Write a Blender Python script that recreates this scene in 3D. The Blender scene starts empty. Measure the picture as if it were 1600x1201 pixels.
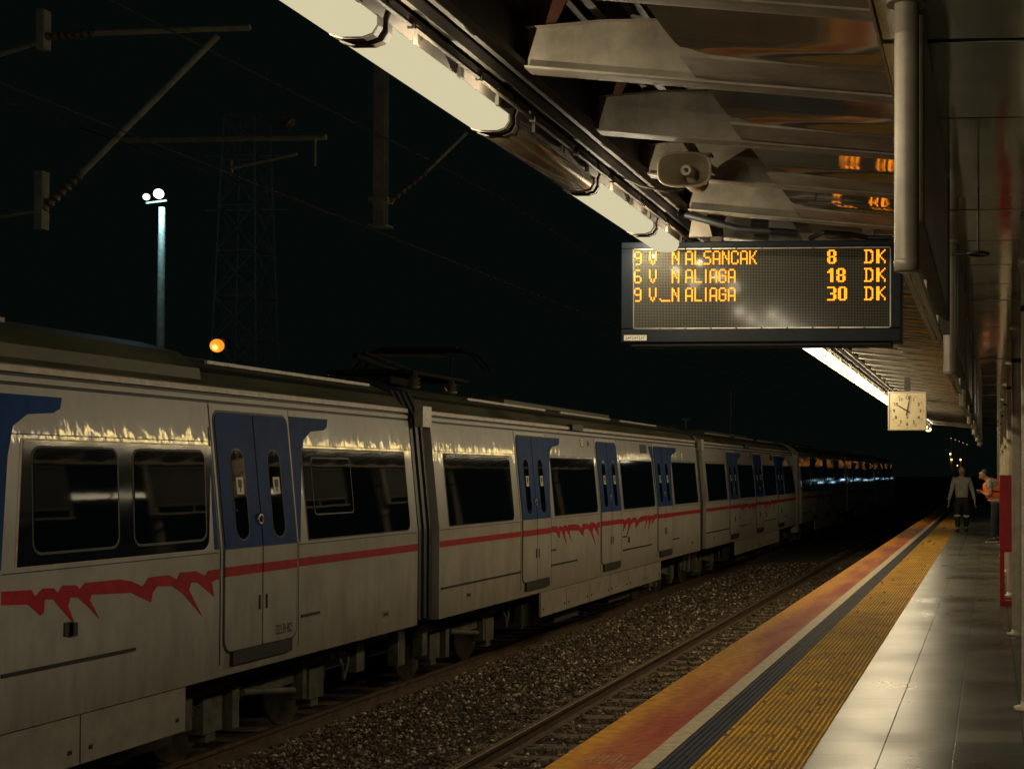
import bpy, math, random
from mathutils import Vector, Matrix
from mathutils.geometry import tessellate_polygon
random.seed(7)
PI = math.pi
S = bpy.context.scene

# ------------------------------------------------------------------ camera, world, exposure
cam_d = bpy.data.cameras.new('camera'); cam = bpy.data.objects.new('camera', cam_d)
S.collection.objects.link(cam); S.camera = cam
cam.location = (0, 0, 1.55)
cam.rotation_euler = (math.radians(91.0), 0, math.radians(3.0))
cam_d.sensor_width = 36.0; cam_d.lens = 50.625
cam_d.shift_x = -0.3938; cam_d.shift_y = 0.0626          # the photograph is an off-centre crop
cam_d.clip_start = 0.05; cam_d.clip_end = 4000
W = bpy.data.worlds.new('World'); S.world = W; W.use_nodes = True
bg = W.node_tree.nodes['Background']; bg.inputs['Color'].default_value = (0.0014, 0.0029, 0.0026, 1)
bg.inputs['Strength'].default_value = 1.0
S.view_settings.view_transform = 'Standard'; S.view_settings.look = 'None'
S.view_settings.exposure = 0.0; S.view_settings.gamma = 1.0
S.render.resolution_x = 1024; S.render.resolution_y = 768
try:
    S.cycles.max_bounces = 6; S.cycles.use_light_tree = True
    S.cycles.sample_clamp_indirect = 3.0; S.cycles.sample_clamp_direct = 12.0
except Exception: pass
TUBE_COL = (1.0, 0.84, 0.58)
TUBE_W = 4.4          # watts of each of the lamps along a tube

# ------------------------------------------------------------------ materials
MATS = {}
def mat(name, col, rough=0.6, metal=0.0, var=0.25, scale=6.0, stretch=(1,1,1), bump=0.0, bscale=None,
        col2=None, emit=None, estr=1.0, coat=0.0, spec=0.5, rvar=0.0, detail=5.0, ior=None):
    m = bpy.data.materials.new(name); m.use_nodes = True; MATS[name] = m
    nt = m.node_tree; N = nt.nodes; L = nt.links; p = N['Principled BSDF']
    p.inputs['Roughness'].default_value = rough; p.inputs['Metallic'].default_value = metal
    p.inputs['Coat Weight'].default_value = coat; p.inputs['Specular IOR Level'].default_value = spec
    p.inputs['Coat Roughness'].default_value = 0.08
    if ior: p.inputs['IOR'].default_value = ior
    tc = N.new('ShaderNodeTexCoord'); mp = N.new('ShaderNodeMapping'); mp.inputs['Scale'].default_value = stretch
    L.new(tc.outputs['Object'], mp.inputs['Vector'])
    n = N.new('ShaderNodeTexNoise'); n.inputs['Scale'].default_value = scale; n.inputs['Detail'].default_value = detail
    n.inputs['Roughness'].default_value = 0.65
    L.new(mp.outputs[0], n.inputs['Vector'])
    r = N.new('ShaderNodeMapRange'); r.inputs['From Min'].default_value = 0.32; r.inputs['From Max'].default_value = 0.68
    L.new(n.outputs['Fac'], r.inputs['Value'])
    mx = N.new('ShaderNodeMix'); mx.data_type = 'RGBA'; L.new(r.outputs[0], mx.inputs[0])
    if col2 is None: col2 = tuple(c*(1-var) for c in col); c1 = tuple(min(1, c*(1+var*0.6)) for c in col)
    else: c1 = col
    mx.inputs[6].default_value = (*col2, 1); mx.inputs[7].default_value = (*c1, 1)
    L.new(mx.outputs[2], p.inputs['Base Color'])
    if rvar:
        rr_ = N.new('ShaderNodeMapRange'); rr_.inputs['From Min'].default_value = 0.3; rr_.inputs['From Max'].default_value = 0.7
        rr_.inputs['To Min'].default_value = max(0.01, rough-rvar); rr_.inputs['To Max'].default_value = rough+rvar
        L.new(n.outputs['Fac'], rr_.inputs['Value']); L.new(rr_.outputs[0], p.inputs['Roughness'])
    if bump:
        b = N.new('ShaderNodeBump'); b.inputs['Strength'].default_value = bump; b.inputs['Distance'].default_value = 0.02
        n2 = N.new('ShaderNodeTexNoise'); n2.inputs['Scale'].default_value = bscale or scale; n2.inputs['Detail'].default_value = 2
        L.new(mp.outputs[0], n2.inputs['Vector']); L.new(n2.outputs['Fac'], b.inputs['Height']); L.new(b.outputs[0], p.inputs['Normal'])
    if emit:
        p.inputs['Emission Color'].default_value = (*emit, 1); p.inputs['Emission Strength'].default_value = estr
    return m

mat('paint_white', (0.375, 0.355, 0.315), 0.40, var=0.20, scale=3.2, stretch=(1,0.9,0.45), bump=0.05, bscale=2.2, rvar=0.06, spec=0.3, detail=12)
mp__ = mat('paint_upper', (0.375, 0.355, 0.315), 0.38, var=0.20, scale=3.2, stretch=(1,0.9,0.45), rvar=0.05, spec=0.3, detail=12, coat=1.0)
def coat_ripple(m):      # the tilted upper panels are slightly rippled glossy sheet
    nt = m.node_tree; N = nt.nodes; L = nt.links; p = N['Principled BSDF']; p.inputs['Coat Roughness'].default_value = 0.045
    tc = N.new('ShaderNodeTexCoord'); mp = N.new('ShaderNodeMapping'); mp.inputs['Scale'].default_value = (1, 1, .28); L.new(tc.outputs['Object'], mp.inputs[0])
    n = N.new('ShaderNodeTexNoise'); n.inputs['Scale'].default_value = 7.0; n.inputs['Detail'].default_value = 3; L.new(mp.outputs[0], n.inputs['Vector'])
    b = N.new('ShaderNodeBump'); b.inputs['Strength'].default_value = 0.36; b.inputs['Distance'].default_value = 0.02; L.new(n.outputs['Fac'], b.inputs['Height']); L.new(b.outputs[0], p.inputs['Coat Normal'])
coat_ripple(mp__)
def brake_dust(m):      # brown brake dust and run-down streaks on the lower panels
    nt = m.node_tree; N = nt.nodes; L = nt.links; p = N['Principled BSDF']; src = p.inputs['Base Color'].links[0].from_socket
    tc = N.new('ShaderNodeTexCoord'); sx = N.new('ShaderNodeSeparateXYZ'); L.new(tc.outputs['Object'], sx.inputs[0])
    mp = N.new('ShaderNodeMapping'); mp.inputs['Scale'].default_value = (1, 4, .8); L.new(tc.outputs['Object'], mp.inputs[0])
    n = N.new('ShaderNodeTexNoise'); n.inputs['Scale'].default_value = 1.6; n.inputs['Detail'].default_value = 8; n.inputs['Roughness'].default_value = .7; L.new(mp.outputs[0], n.inputs['Vector'])
    a = N.new('ShaderNodeMapRange'); a.inputs['From Min'].default_value = .55; a.inputs['From Max'].default_value = -.20; a.inputs['To Min'].default_value = -.22; a.inputs['To Max'].default_value = .45; L.new(sx.outputs[2], a.inputs[0])
    c = N.new('ShaderNodeMapRange'); c.inputs['From Min'].default_value = .42; c.inputs['From Max'].default_value = .68; L.new(n.outputs['Fac'], c.inputs[0])
    ad = N.new('ShaderNodeMath'); ad.operation = 'ADD'; ad.use_clamp = True; L.new(a.outputs[0], ad.inputs[0])
    ml = N.new('ShaderNodeMath'); ml.operation = 'MULTIPLY'; L.new(c.outputs[0], ml.inputs[0]); ml.inputs[1].default_value = .28; L.new(ml.outputs[0], ad.inputs[1])
    mx = N.new('ShaderNodeMix'); mx.data_type = 'RGBA'; L.new(ad.outputs[0], mx.inputs[0]); L.new(src, mx.inputs[6]); mx.inputs[7].default_value = (.15, .115, .08, 1)
    L.new(mx.outputs[2], p.inputs['Base Color'])
brake_dust(MATS['paint_white']); brake_dust(mp__)
mat('paint_skirt', (0.28, 0.25, 0.205), 0.55, var=0.2, scale=5.0, bump=0.05)
mat('paint_blue', (0.002, 0.040, 0.165), 0.5, var=0.3, scale=4.0, bump=0.04, bscale=2.5, spec=0.05)
mat('paint_red', (0.38, 0.008, 0.018), 0.5, var=0.3, scale=8.0, spec=0.2)
mat('roof_olive', (0.105, 0.10, 0.055), 0.55, var=0.45, scale=2.0, stretch=(1,0.5,1), rvar=0.1)
mat('gutter_pale', (0.42, 0.35, 0.27), 0.4, var=0.35, scale=12.0)
mat('window_glass', (0.003, 0.006, 0.008), 0.028, var=0.3, scale=1.2, bump=0.03, bscale=1.6, spec=0.16)
mat('band_glass', (0.008, 0.012, 0.014), 0.07, var=0.5, scale=2.0, bump=0.06, bscale=2.0, spec=0.22)
mat('polished_trim', (0.34, 0.28, 0.20), 0.09, metal=0.25, var=0.2, scale=9.0, stretch=(1,1,0.3), bump=0.75, bscale=14.0)
mat('rubber', (0.012, 0.013, 0.014), 0.55, var=0.3)
mat('bellows', (0.022, 0.026, 0.028), 0.5, var=0.4, scale=5, stretch=(1,1,0.3))
mat('under_dark', (0.022, 0.020, 0.016), 0.8, var=0.6, scale=5.0)
mat('under_grey', (0.085, 0.078, 0.055), 0.75, var=0.6, scale=6.0)
mat('steel', (0.30, 0.28, 0.24), 0.35, metal=0.8, var=0.3)
mat('rail_steel', (0.13, 0.085, 0.055), 0.5, metal=0.4, var=0.5, scale=8)
mat('rail_top', (0.30, 0.22, 0.15), 0.35, metal=0.8, var=0.3)
mat('sticker', (0.55, 0.50, 0.38), 0.5, var=0.1)
mat('ink', (0.015, 0.015, 0.015), 0.6, var=0.1)
mat('concrete', (0.20, 0.18, 0.14), 0.85, var=0.4, scale=6.0, bump=0.3, bscale=30)
mat('sleeper', (0.20, 0.15, 0.10), 0.85, var=0.5, scale=7.0, bump=0.3, bscale=30)
mat('ballast_base', (0.07, 0.052, 0.038), 0.95, var=0.7, scale=18.0, bump=0.9, bscale=25)
mat('stone_dark', (0.12, 0.090, 0.065), 0.8, var=0.5, scale=9)
mat('stone_mid', (0.27, 0.20, 0.14), 0.7, var=0.5, scale=9)
mat('stone_pale', (0.62, 0.52, 0.38), 0.5, var=0.3, scale=9)
mat('ground', (0.03, 0.03, 0.022), 0.95, var=0.5, scale=0.8)
mat('line_cream', (0.52, 0.43, 0.27), 0.6, var=0.35, scale=14, rvar=0.1)
mat('worn_marking', (0.50, 0.36, 0.22), 0.7, scale=25, col2=(0.34, 0.10, 0.05), spec=0.2)
mat('strip_dark', (0.030, 0.034, 0.055), 0.75, var=0.4, scale=10, spec=0.2)
mat('tactile_yellow', (0.95, 0.52, 0.02), 0.75, scale=2.6, col2=(0.46, 0.29, 0.08), detail=9, spec=0.15)
mat('tactile_gap', (0.12, 0.075, 0.03), 0.8, scale=4.0, col2=(0.26, 0.14, 0.02), spec=0.15)
mat('canopy_paint', (0.215, 0.19, 0.145), 0.62, var=0.45, scale=4.0, bump=0.05, detail=10, spec=0.3)
mat('canopy_dark', (0.05, 0.045, 0.035), 0.6, var=0.4, scale=4.0)
mat('rust_panel', (0.16, 0.055, 0.025), 0.6, var=0.5, scale=3.0)
mat('soffit_bronze', (0.25, 0.225, 0.185), 0.07, metal=0.8, var=0.22, scale=1.2, stretch=(0.6,1.2,1), bump=0.008, bscale=1.3, rvar=0.02)
mat('ceiling_metal', (0.50, 0.52, 0.46), 0.09, metal=0.45, var=0.12, scale=2.0, bump=0.22, bscale=1.3, rvar=0.03)
mat('column_paint', (0.46, 0.41, 0.31), 0.4, var=0.25, scale=7.0)
mat('tube_paint', (0.34, 0.30, 0.23), 0.42, metal=0.2, var=0.25, scale=6.0)
mat('sign_grey', (0.36, 0.31, 0.23), 0.3, metal=0.1, var=0.3, scale=2.5)
mat('housing_grey', (0.07, 0.058, 0.045), 0.65, var=0.3, scale=7)
mat('diffuser_lit', (0.0, 0.0, 0.0), 0.9, var=0.05, emit=(0.66, 0.59, 0.37), estr=1.0, spec=0.0)
mat('diffuser_off', (0.22, 0.17, 0.11), 0.15, var=0.4, scale=6, coat=0.6)
mat('black_case', (0.007, 0.011, 0.015), 0.5, var=0.3, scale=6, spec=0.18)
mat('led_amber', (0.3, 0.12, 0.01), 0.5, var=0.0, emit=(2.8, 0.74, 0.02), estr=1.0)
mat('clock_face', (0.60, 0.52, 0.34), 0.6, var=0.08, scale=10)
mat('clock_case', (0.45, 0.38, 0.26), 0.4, var=0.15)
mat('horn_plastic', (0.42, 0.36, 0.25), 0.45, var=0.15)
mat('red_enamel', (0.62, 0.014, 0.020), 0.35, var=0.2, scale=5)
mat('galvanised', (0.34, 0.35, 0.27), 0.6, metal=0.05, var=0.35, scale=5)
mat('ceramic', (0.16, 0.13, 0.09), 0.15, var=0.2)
mat('pylon_paint', (0.62, 0.60, 0.55), 0.8, var=0.25, scale=3, spec=0.1)
mat('wire', (0.03, 0.03, 0.025), 0.5, var=0.1)
mat('skin', (0.42, 0.22, 0.14), 0.5, var=0.15, scale=20)
mat('hair', (0.06, 0.055, 0.05), 0.7, var=0.4, scale=50)
mat('jumper', (0.34, 0.34, 0.30), 0.85, var=0.25, scale=10, bump=0.3, bscale=12)
mat('shirt', (0.34, 0.33, 0.27), 0.85, var=0.4, scale=22)
mat('dark_cloth', (0.018, 0.018, 0.018), 0.85, var=0.4, scale=9, bump=0.3, bscale=12)
mat('denim', (0.02, 0.032, 0.04), 0.85, var=0.4, scale=9, bump=0.3, bscale=12)
mat('reflector', (0.5, 0.48, 0.42), 0.5, var=0.2)
mat('hivis', (1.0, 0.17, 0.04), 0.75, var=0.15, scale=9, bump=0.3, bscale=10, emit=None)
mat('shoe', (0.03, 0.03, 0.03), 0.5, var=0.3)
mat('lamp_white', (0.0, 0.0, 0.0), 0.5, var=0.0, emit=(0.95, 1.0, 0.86), estr=3)
mat('diffuser_strong', (0,0,0), 0.9, var=0, emit=(0.66, 0.56, 0.36), estr=9.0, spec=0.0)
mat('diffuser_warm', (0,0,0), 0.9, var=0, emit=(11.0, 7.6, 2.2), estr=1.0, spec=0.0)
mat('lamp_blue', (0.0, 0.0, 0.0), 0.5, var=0.0, emit=(0.45, 0.80, 1.0), estr=5)
mat('lamp_orange', (0.0, 0.0, 0.0), 0.5, var=0.0, emit=(1.0, 0.32, 0.02), estr=1.1)
mat('lamp_sodium', (0.0, 0.0, 0.0), 0.5, var=0.0, emit=(1.0, 0.38, 0.06), estr=10)
mat('lamp_far', (0.0, 0.0, 0.0), 0.5, var=0.0, emit=(1.0, 0.50, 0.16), estr=5)

def special_floor():
    m = mat('platform_tile', (0.20, 0.18, 0.13), 0.24, var=0.0); nt = m.node_tree; N = nt.nodes; L = nt.links
    p = N['Principled BSDF']; tc = N.new('ShaderNodeTexCoord')
    br = N.new('ShaderNodeTexBrick'); br.offset = 0.0; br.squash = 1.0
    br.inputs['Scale'].default_value = 1.0; br.inputs['Brick Width'].default_value = 0.4; br.inputs['Row Height'].default_value = 0.4
    br.inputs['Mortar Size'].default_value = 0.0055; br.inputs['Mortar Smooth'].default_value = 0.3
    br.inputs['Color1'].default_value = (0.070, 0.075, 0.065, 1); br.inputs['Color2'].default_value = (0.135, 0.130, 0.105, 1)
    br.inputs['Mortar'].default_value = (0.012, 0.010, 0.008, 1)
    mp = N.new('ShaderNodeMapping'); mp.inputs['Location'].default_value = (0.21, 0.05, 0)
    L.new(tc.outputs['Object'], mp.inputs[0]); L.new(mp.outputs[0], br.inputs['Vector'])
    n = N.new('ShaderNodeTexNoise'); n.inputs['Scale'].default_value = 1.1; n.inputs['Detail'].default_value = 4
    n.inputs['Roughness'].default_value = 0.55; L.new(tc.outputs['Object'], n.inputs['Vector'])
    n3 = N.new('ShaderNodeTexNoise'); n3.inputs['Scale'].default_value = 120; n3.inputs['Detail'].default_value = 2; L.new(tc.outputs['Object'], n3.inputs['Vector'])
    mx = N.new('ShaderNodeMix'); mx.data_type = 'RGBA'; mx.blend_type = 'MULTIPLY'; mx.inputs[0].default_value = 0.75
    r = N.new('ShaderNodeMapRange'); r.inputs['From Min'].default_value = 0.3; r.inputs['From Max'].default_value = 0.7; r.inputs['To Min'].default_value = 0.40; r.inputs['To Max'].default_value = 1.45
    L.new(n.outputs['Fac'], r.inputs[0]); L.new(br.outputs['Color'], mx.inputs[6]); L.new(r.outputs[0], mx.inputs[7])
    mx2 = N.new('ShaderNodeMix'); mx2.data_type = 'RGBA'; mx2.blend_type = 'MULTIPLY'; mx2.inputs[0].default_value = 0.6
    r3 = N.new('ShaderNodeMapRange'); r3.inputs['From Min'].default_value = 0.35; r3.inputs['From Max'].default_value = 0.65; r3.inputs['To Min'].default_value = 0.5; r3.inputs['To Max'].default_value = 1.3
    L.new(n3.outputs['Fac'], r3.inputs[0]); L.new(mx.outputs[2], mx2.inputs[6]); L.new(r3.outputs[0], mx2.inputs[7])
    for l in list(p.inputs['Base Color'].links): L.remove(l)
    L.new(mx2.outputs[2], p.inputs['Base Color'])
    r2 = N.new('ShaderNodeMapRange'); r2.inputs['From Min'].default_value = 0.3; r2.inputs['From Max'].default_value = 0.7; r2.inputs['To Min'].default_value = 0.25; r2.inputs['To Max'].default_value = 0.40; p.inputs['Specular IOR Level'].default_value = 0.085
    L.new(n.outputs['Fac'], r2.inputs[0]); L.new(r2.outputs[0], p.inputs['Roughness'])
    b = N.new('ShaderNodeBump'); b.inputs['Strength'].default_value = 0.15; b.inputs['Distance'].default_value = 0.002
    L.new(br.outputs['Fac'], b.inputs['Height']); b.invert = True; L.new(b.outputs[0], p.inputs['Normal'])
special_floor()

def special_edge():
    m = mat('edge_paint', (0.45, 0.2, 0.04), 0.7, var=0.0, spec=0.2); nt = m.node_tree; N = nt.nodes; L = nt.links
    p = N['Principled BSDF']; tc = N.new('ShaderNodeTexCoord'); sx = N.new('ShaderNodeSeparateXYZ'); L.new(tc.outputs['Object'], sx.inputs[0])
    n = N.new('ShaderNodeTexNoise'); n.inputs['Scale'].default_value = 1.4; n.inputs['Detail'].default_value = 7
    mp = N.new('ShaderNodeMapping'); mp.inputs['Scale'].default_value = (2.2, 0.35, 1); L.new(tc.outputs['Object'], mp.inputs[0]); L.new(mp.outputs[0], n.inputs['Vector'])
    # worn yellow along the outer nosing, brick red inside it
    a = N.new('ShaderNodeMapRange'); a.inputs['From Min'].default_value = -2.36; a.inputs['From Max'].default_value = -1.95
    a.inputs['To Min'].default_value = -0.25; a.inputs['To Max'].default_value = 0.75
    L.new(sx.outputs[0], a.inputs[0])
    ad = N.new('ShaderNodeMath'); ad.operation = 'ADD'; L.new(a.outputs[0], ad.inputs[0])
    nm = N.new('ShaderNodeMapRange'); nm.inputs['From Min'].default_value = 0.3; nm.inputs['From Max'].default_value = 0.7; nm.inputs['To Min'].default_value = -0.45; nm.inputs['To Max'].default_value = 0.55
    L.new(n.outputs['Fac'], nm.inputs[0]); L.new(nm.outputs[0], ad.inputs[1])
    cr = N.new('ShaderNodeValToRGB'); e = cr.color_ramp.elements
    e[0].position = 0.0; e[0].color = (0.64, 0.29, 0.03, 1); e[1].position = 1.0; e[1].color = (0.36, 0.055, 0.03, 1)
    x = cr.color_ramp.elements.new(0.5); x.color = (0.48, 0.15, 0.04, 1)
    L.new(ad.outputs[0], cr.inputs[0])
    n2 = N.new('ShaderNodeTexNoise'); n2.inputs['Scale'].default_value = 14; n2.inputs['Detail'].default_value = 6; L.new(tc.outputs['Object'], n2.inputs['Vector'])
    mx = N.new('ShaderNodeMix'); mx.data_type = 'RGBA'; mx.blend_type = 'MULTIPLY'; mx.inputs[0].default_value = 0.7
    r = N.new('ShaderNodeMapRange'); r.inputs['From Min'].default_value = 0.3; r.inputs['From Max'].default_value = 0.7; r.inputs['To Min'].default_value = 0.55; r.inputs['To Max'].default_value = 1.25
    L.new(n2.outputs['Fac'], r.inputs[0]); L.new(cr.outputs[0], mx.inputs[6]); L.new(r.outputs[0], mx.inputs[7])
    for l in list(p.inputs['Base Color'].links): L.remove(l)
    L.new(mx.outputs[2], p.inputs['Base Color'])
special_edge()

def special_screen():
    m = mat('led_screen', (0.03, 0.03, 0.028), 0.10, var=0.0, spec=0.07); nt = m.node_tree; N = nt.nodes; L = nt.links
    p = N['Principled BSDF']; tc = N.new('ShaderNodeTexCoord'); mp = N.new('ShaderNodeMapping')
    mp.inputs['Scale'].default_value = (1/0.00935, 1, 1/0.00935); L.new(tc.outputs['Object'], mp.inputs[0])
    sx = N.new('ShaderNodeSeparateXYZ'); L.new(mp.outputs[0], sx.inputs[0])
    outs = []
    for ax in (0, 2):
        f = N.new('ShaderNodeMath'); f.operation = 'FRACT'; L.new(sx.outputs[ax], f.inputs[0])
        s = N.new('ShaderNodeMath'); s.operation = 'SUBTRACT'; L.new(f.outputs[0], s.inputs[0]); s.inputs[1].default_value = 0.5
        q = N.new('ShaderNodeMath'); q.operation = 'MULTIPLY'; L.new(s.outputs[0], q.inputs[0]); L.new(s.outputs[0], q.inputs[1]); outs.append(q)
    a = N.new('ShaderNodeMath'); a.operation = 'ADD'; L.new(outs[0].outputs[0], a.inputs[0]); L.new(outs[1].outputs[0], a.inputs[1])
    lt = N.new('ShaderNodeMath'); lt.operation = 'LESS_THAN'; L.new(a.outputs[0], lt.inputs[0]); lt.inputs[1].default_value = 0.10
    mx = N.new('ShaderNodeMix'); mx.data_type = 'RGBA'; L.new(lt.outputs[0], mx.inputs[0])
    mx.inputs[6].default_value = (0.010, 0.012, 0.012, 1); mx.inputs[7].default_value = (0.15, 0.14, 0.105, 1)
    for l in list(p.inputs['Base Color'].links): L.remove(l)
    L.new(mx.outputs[2], p.inputs['Base Color'])
special_screen()

# ------------------------------------------------------------------ mesh helpers
ORG = {}
def tag(o, label=None, cat=None, group=None, kind=None):
    if label: o['label'] = label
    if cat: o['category'] = cat
    if group: o['group'] = group
    if kind: o['kind'] = kind
    return o
def thing(name, label, cat, loc=(0,0,0), group=None):
    o = bpy.data.objects.new(name, None); S.collection.objects.link(o); o.location = loc
    o.empty_display_size = 0.2; ORG[o.name] = Vector(loc); return tag(o, label, cat, group)
class MB:
    def __init__(s): s.v = []; s.f = []; s.m = []; s.sm = []
    def add(s, vs, fs, m=0, smooth=False):
        b = len(s.v); s.v += [tuple(v) for v in vs]
        for f in fs: s.f.append(tuple(b+i for i in f)); s.m.append(m); s.sm.append(smooth)
        return s
    def box(s, x0, x1, y0, y1, z0, z1, m=0):
        v = [(x,y,z) for x in (x0,x1) for y in (y0,y1) for z in (z0,z1)]
        return s.add(v, [(0,1,3,2),(4,6,7,5),(0,4,5,1),(2,3,7,6),(0,2,6,4),(1,5,7,3)], m)
    def tube(s, p, q, r1, r2=None, n=12, m=0, cap=True, smooth=True):
        p = Vector(p); q = Vector(q); r2 = r1 if r2 is None else r2
        d = (q-p).normalized(); a = d.orthogonal().normalized(); b = d.cross(a)
        vs = [p+(a*math.cos(2*PI*i/n)+b*math.sin(2*PI*i/n))*r1 for i in range(n)] + [q+(a*math.cos(2*PI*i/n)+b*math.sin(2*PI*i/n))*r2 for i in range(n)]
        s.add(vs, [(i,(i+1)%n,n+(i+1)%n,n+i) for i in range(n)], m, smooth)
        if cap: s.add(vs, [tuple(range(n-1,-1,-1)), tuple(range(n,2*n))], m)
        return s
    def path(s, pts, r, n=8, m=0):
        for i in range(len(pts)-1):
            s.tube(pts[i], pts[i+1], r, None, n, m)
            if i: s.ball(pts[i], r*1.0, m, 6, 4)
        return s
    def ball(s, c, r, m=0, n=12, k=8, sc=(1,1,1)):
        c = Vector(c); vs = []; fs = []
        for j in range(k+1):
            t = PI*j/k
            for i in range(n):
                a = 2*PI*i/n; vs.append(c+Vector((r*sc[0]*math.sin(t)*math.cos(a), r*sc[1]*math.sin(t)*math.sin(a), r*sc[2]*math.cos(t))))
        for j in range(k):
            for i in range(n): fs.append((j*n+i, (j+1)*n+i, (j+1)*n+(i+1)%n, j*n+(i+1)%n))
        return s.add(vs, fs, m, True)
    def lathe(s, prof, p, q, n=16, m=0):     # prof: (t along, radius)
        p = Vector(p); q = Vector(q); d = (q-p); L_ = d.length; d.normalize(); a = d.orthogonal().normalized(); b = d.cross(a)
        vs = []
        for t, r in prof: vs += [p+d*t+(a*math.cos(2*PI*i/n)+b*math.sin(2*PI*i/n))*r for i in range(n)]
        fs = [(j*n+i, j*n+(i+1)%n, (j+1)*n+(i+1)%n, (j+1)*n+i) for j in range(len(prof)-1) for i in range(n)]
        fs += [tuple(range(n-1,-1,-1)), tuple(range((len(prof)-1)*n, len(prof)*n))]
        return s.add(vs, fs, m, True)
    def sweep(s, prof, y0, y1, m=0, seg=None, axis='y', smooth=False):   # closed profile of (x,z) swept along y
        n = len(prof); vs = [(x,y0,z) for x,z in prof]+[(x,y1,z) for x,z in prof]
        for i in range(n):
            j = (i+1)%n; s.add([vs[i],vs[j],vs[n+j],vs[n+i]], [(0,1,2,3)], seg[i] if seg else m, smooth)
        tr = tessellate_polygon([[Vector((x,z,0)) for x,z in prof]])
        s.add(vs[:n], [tuple(t) for t in tr], m); s.add(vs[n:], [tuple(reversed(t)) for t in tr], m)
        return s
    def build(s, name, mats, parent=None, bevel=0, local=False):
        me = bpy.data.meshes.new(name)
        o = bpy.data.objects.new(name, me); S.collection.objects.link(o)
        off = Vector((0,0,0))
        if parent is not None:
            o.parent = parent
            off = ORG.get(parent.name, Vector((0,0,0)))
        ORG[o.name] = off
        vs = s.v if local else [(x-off.x, y-off.y, z-off.z) for x,y,z in s.v]
        me.from_pydata(vs, [], s.f); me.update()
        for mm in (mats if isinstance(mats, (list, tuple)) else [mats]): me.materials.append(MATS[mm])
        me.polygons.foreach_set('material_index', s.m); me.polygons.foreach_set('use_smooth', s.sm)
        if bevel:
            b = o.modifiers.new('bevel', 'BEVEL'); b.width = bevel; b.segments = 2; b.limit_method = 'ANGLE'; b.angle_limit = math.radians(40)
        return o
def copy_tree(o, parent=None):
    c = o.copy(); S.collection.objects.link(c); c.parent = parent
    if parent is None: ORG[c.name] = Vector(c.location)
    for ch in list(o.children): copy_tree(ch, c)
    return c

# ================================================================== SETTING
b = MB(); b.box(-900, 900, -60, 1600, -1.9, -1.6); tag(b.build('ground', 'ground'), kind='structure')
# ballast bed with shallow shoulders
def ballast():
    b = MB(); nx, ny = 60, 520; x0, x1, y0, y1 = -11.5, -2.2, 1.0, 110.0
    vs = []; rnd = random.Random(3)
    for j in range(ny+1):
        y = y0+(y1-y0)*(j/ny)**1.6
        for i in range(nx+1):
            x = x0+(x1-x0)*i/nx
            z = -1.235 + rnd.uniform(-0.02, 0.02)
            if -6.9 < x < -5.3: z += 0.03
            vs.append((x, y, z))
    fs = [(j*(nx+1)+i, j*(nx+1)+i+1, (j+1)*(nx+1)+i+1, (j+1)*(nx+1)+i) for j in range(ny) for i in range(nx)]
    b.add(vs, fs, 0, True); tag(b.build('track_bed', 'ballast_base'), kind='structure')
ballast()
def stones():
    b = MB(); rnd = random.Random(11)
    base = [(1,0,0),(-1,0,0),(0,1,0),(0,-1,0),(0,0,1),(0,0,-1)]
    F = [(0,2,4),(2,1,4),(1,3,4),(3,0,4),(2,0,5),(1,2,5),(3,1,5),(0,3,5)]
    def put(n, ya, yb, s0, s1):
        for _ in range(n):
            x = rnd.uniform(-7.6, -3.1); y = rnd.uniform(ya, yb)
            near_rail = min(abs(x+7.35), abs(x+4.76), abs(x+3.25)) < 0.06
            if near_rail: continue
            on_sl = ((y % 0.6) < 0.24) and (x > -5.25)
            if on_sl and rnd.random() < 0.8: continue
            if x > -4.7 and rnd.random() < 0.35: continue
            s = rnd.uniform(s0, s1); z = -1.225+rnd.uniform(-0.012, 0.03)+(0.03 if -6.9 < x < -5.3 else 0)
            a = rnd.uniform(0, PI); ca, sa = math.cos(a), math.sin(a); t = rnd.uniform(-0.6, 0.6); ct, st = math.cos(t), math.sin(t)
            q = [rnd.uniform(0.6, 1.25) for _ in range(6)]; fl = rnd.uniform(0.5, 0.9)
            vs = []
            for (u, v, w), k in zip(base, q):
                u, v, w = u*k*s+rnd.uniform(-.3,.3)*s, v*k*s*0.8, w*k*s*fl
                u, w = u*ct-w*st, u*st+w*ct
                vs.append((x+u*ca-v*sa, y+u*sa+v*ca, z+w))
            r = rnd.random(); b.add(vs, F, 0 if r < 0.60 else (1 if r < 0.91 else 2))
    put(17000, 6.5, 16, 0.018, 0.036); put(11500, 16, 26, 0.022, 0.04); put(7500, 26, 44, 0.03, 0.05)
    tag(b.build('ballast_stones', ['stone_dark', 'stone_mid', 'stone_pale']), 'crushed stone ballast lying loose between the rails beside the platform', 'ballast', kind='stuff')
stones()
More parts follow.
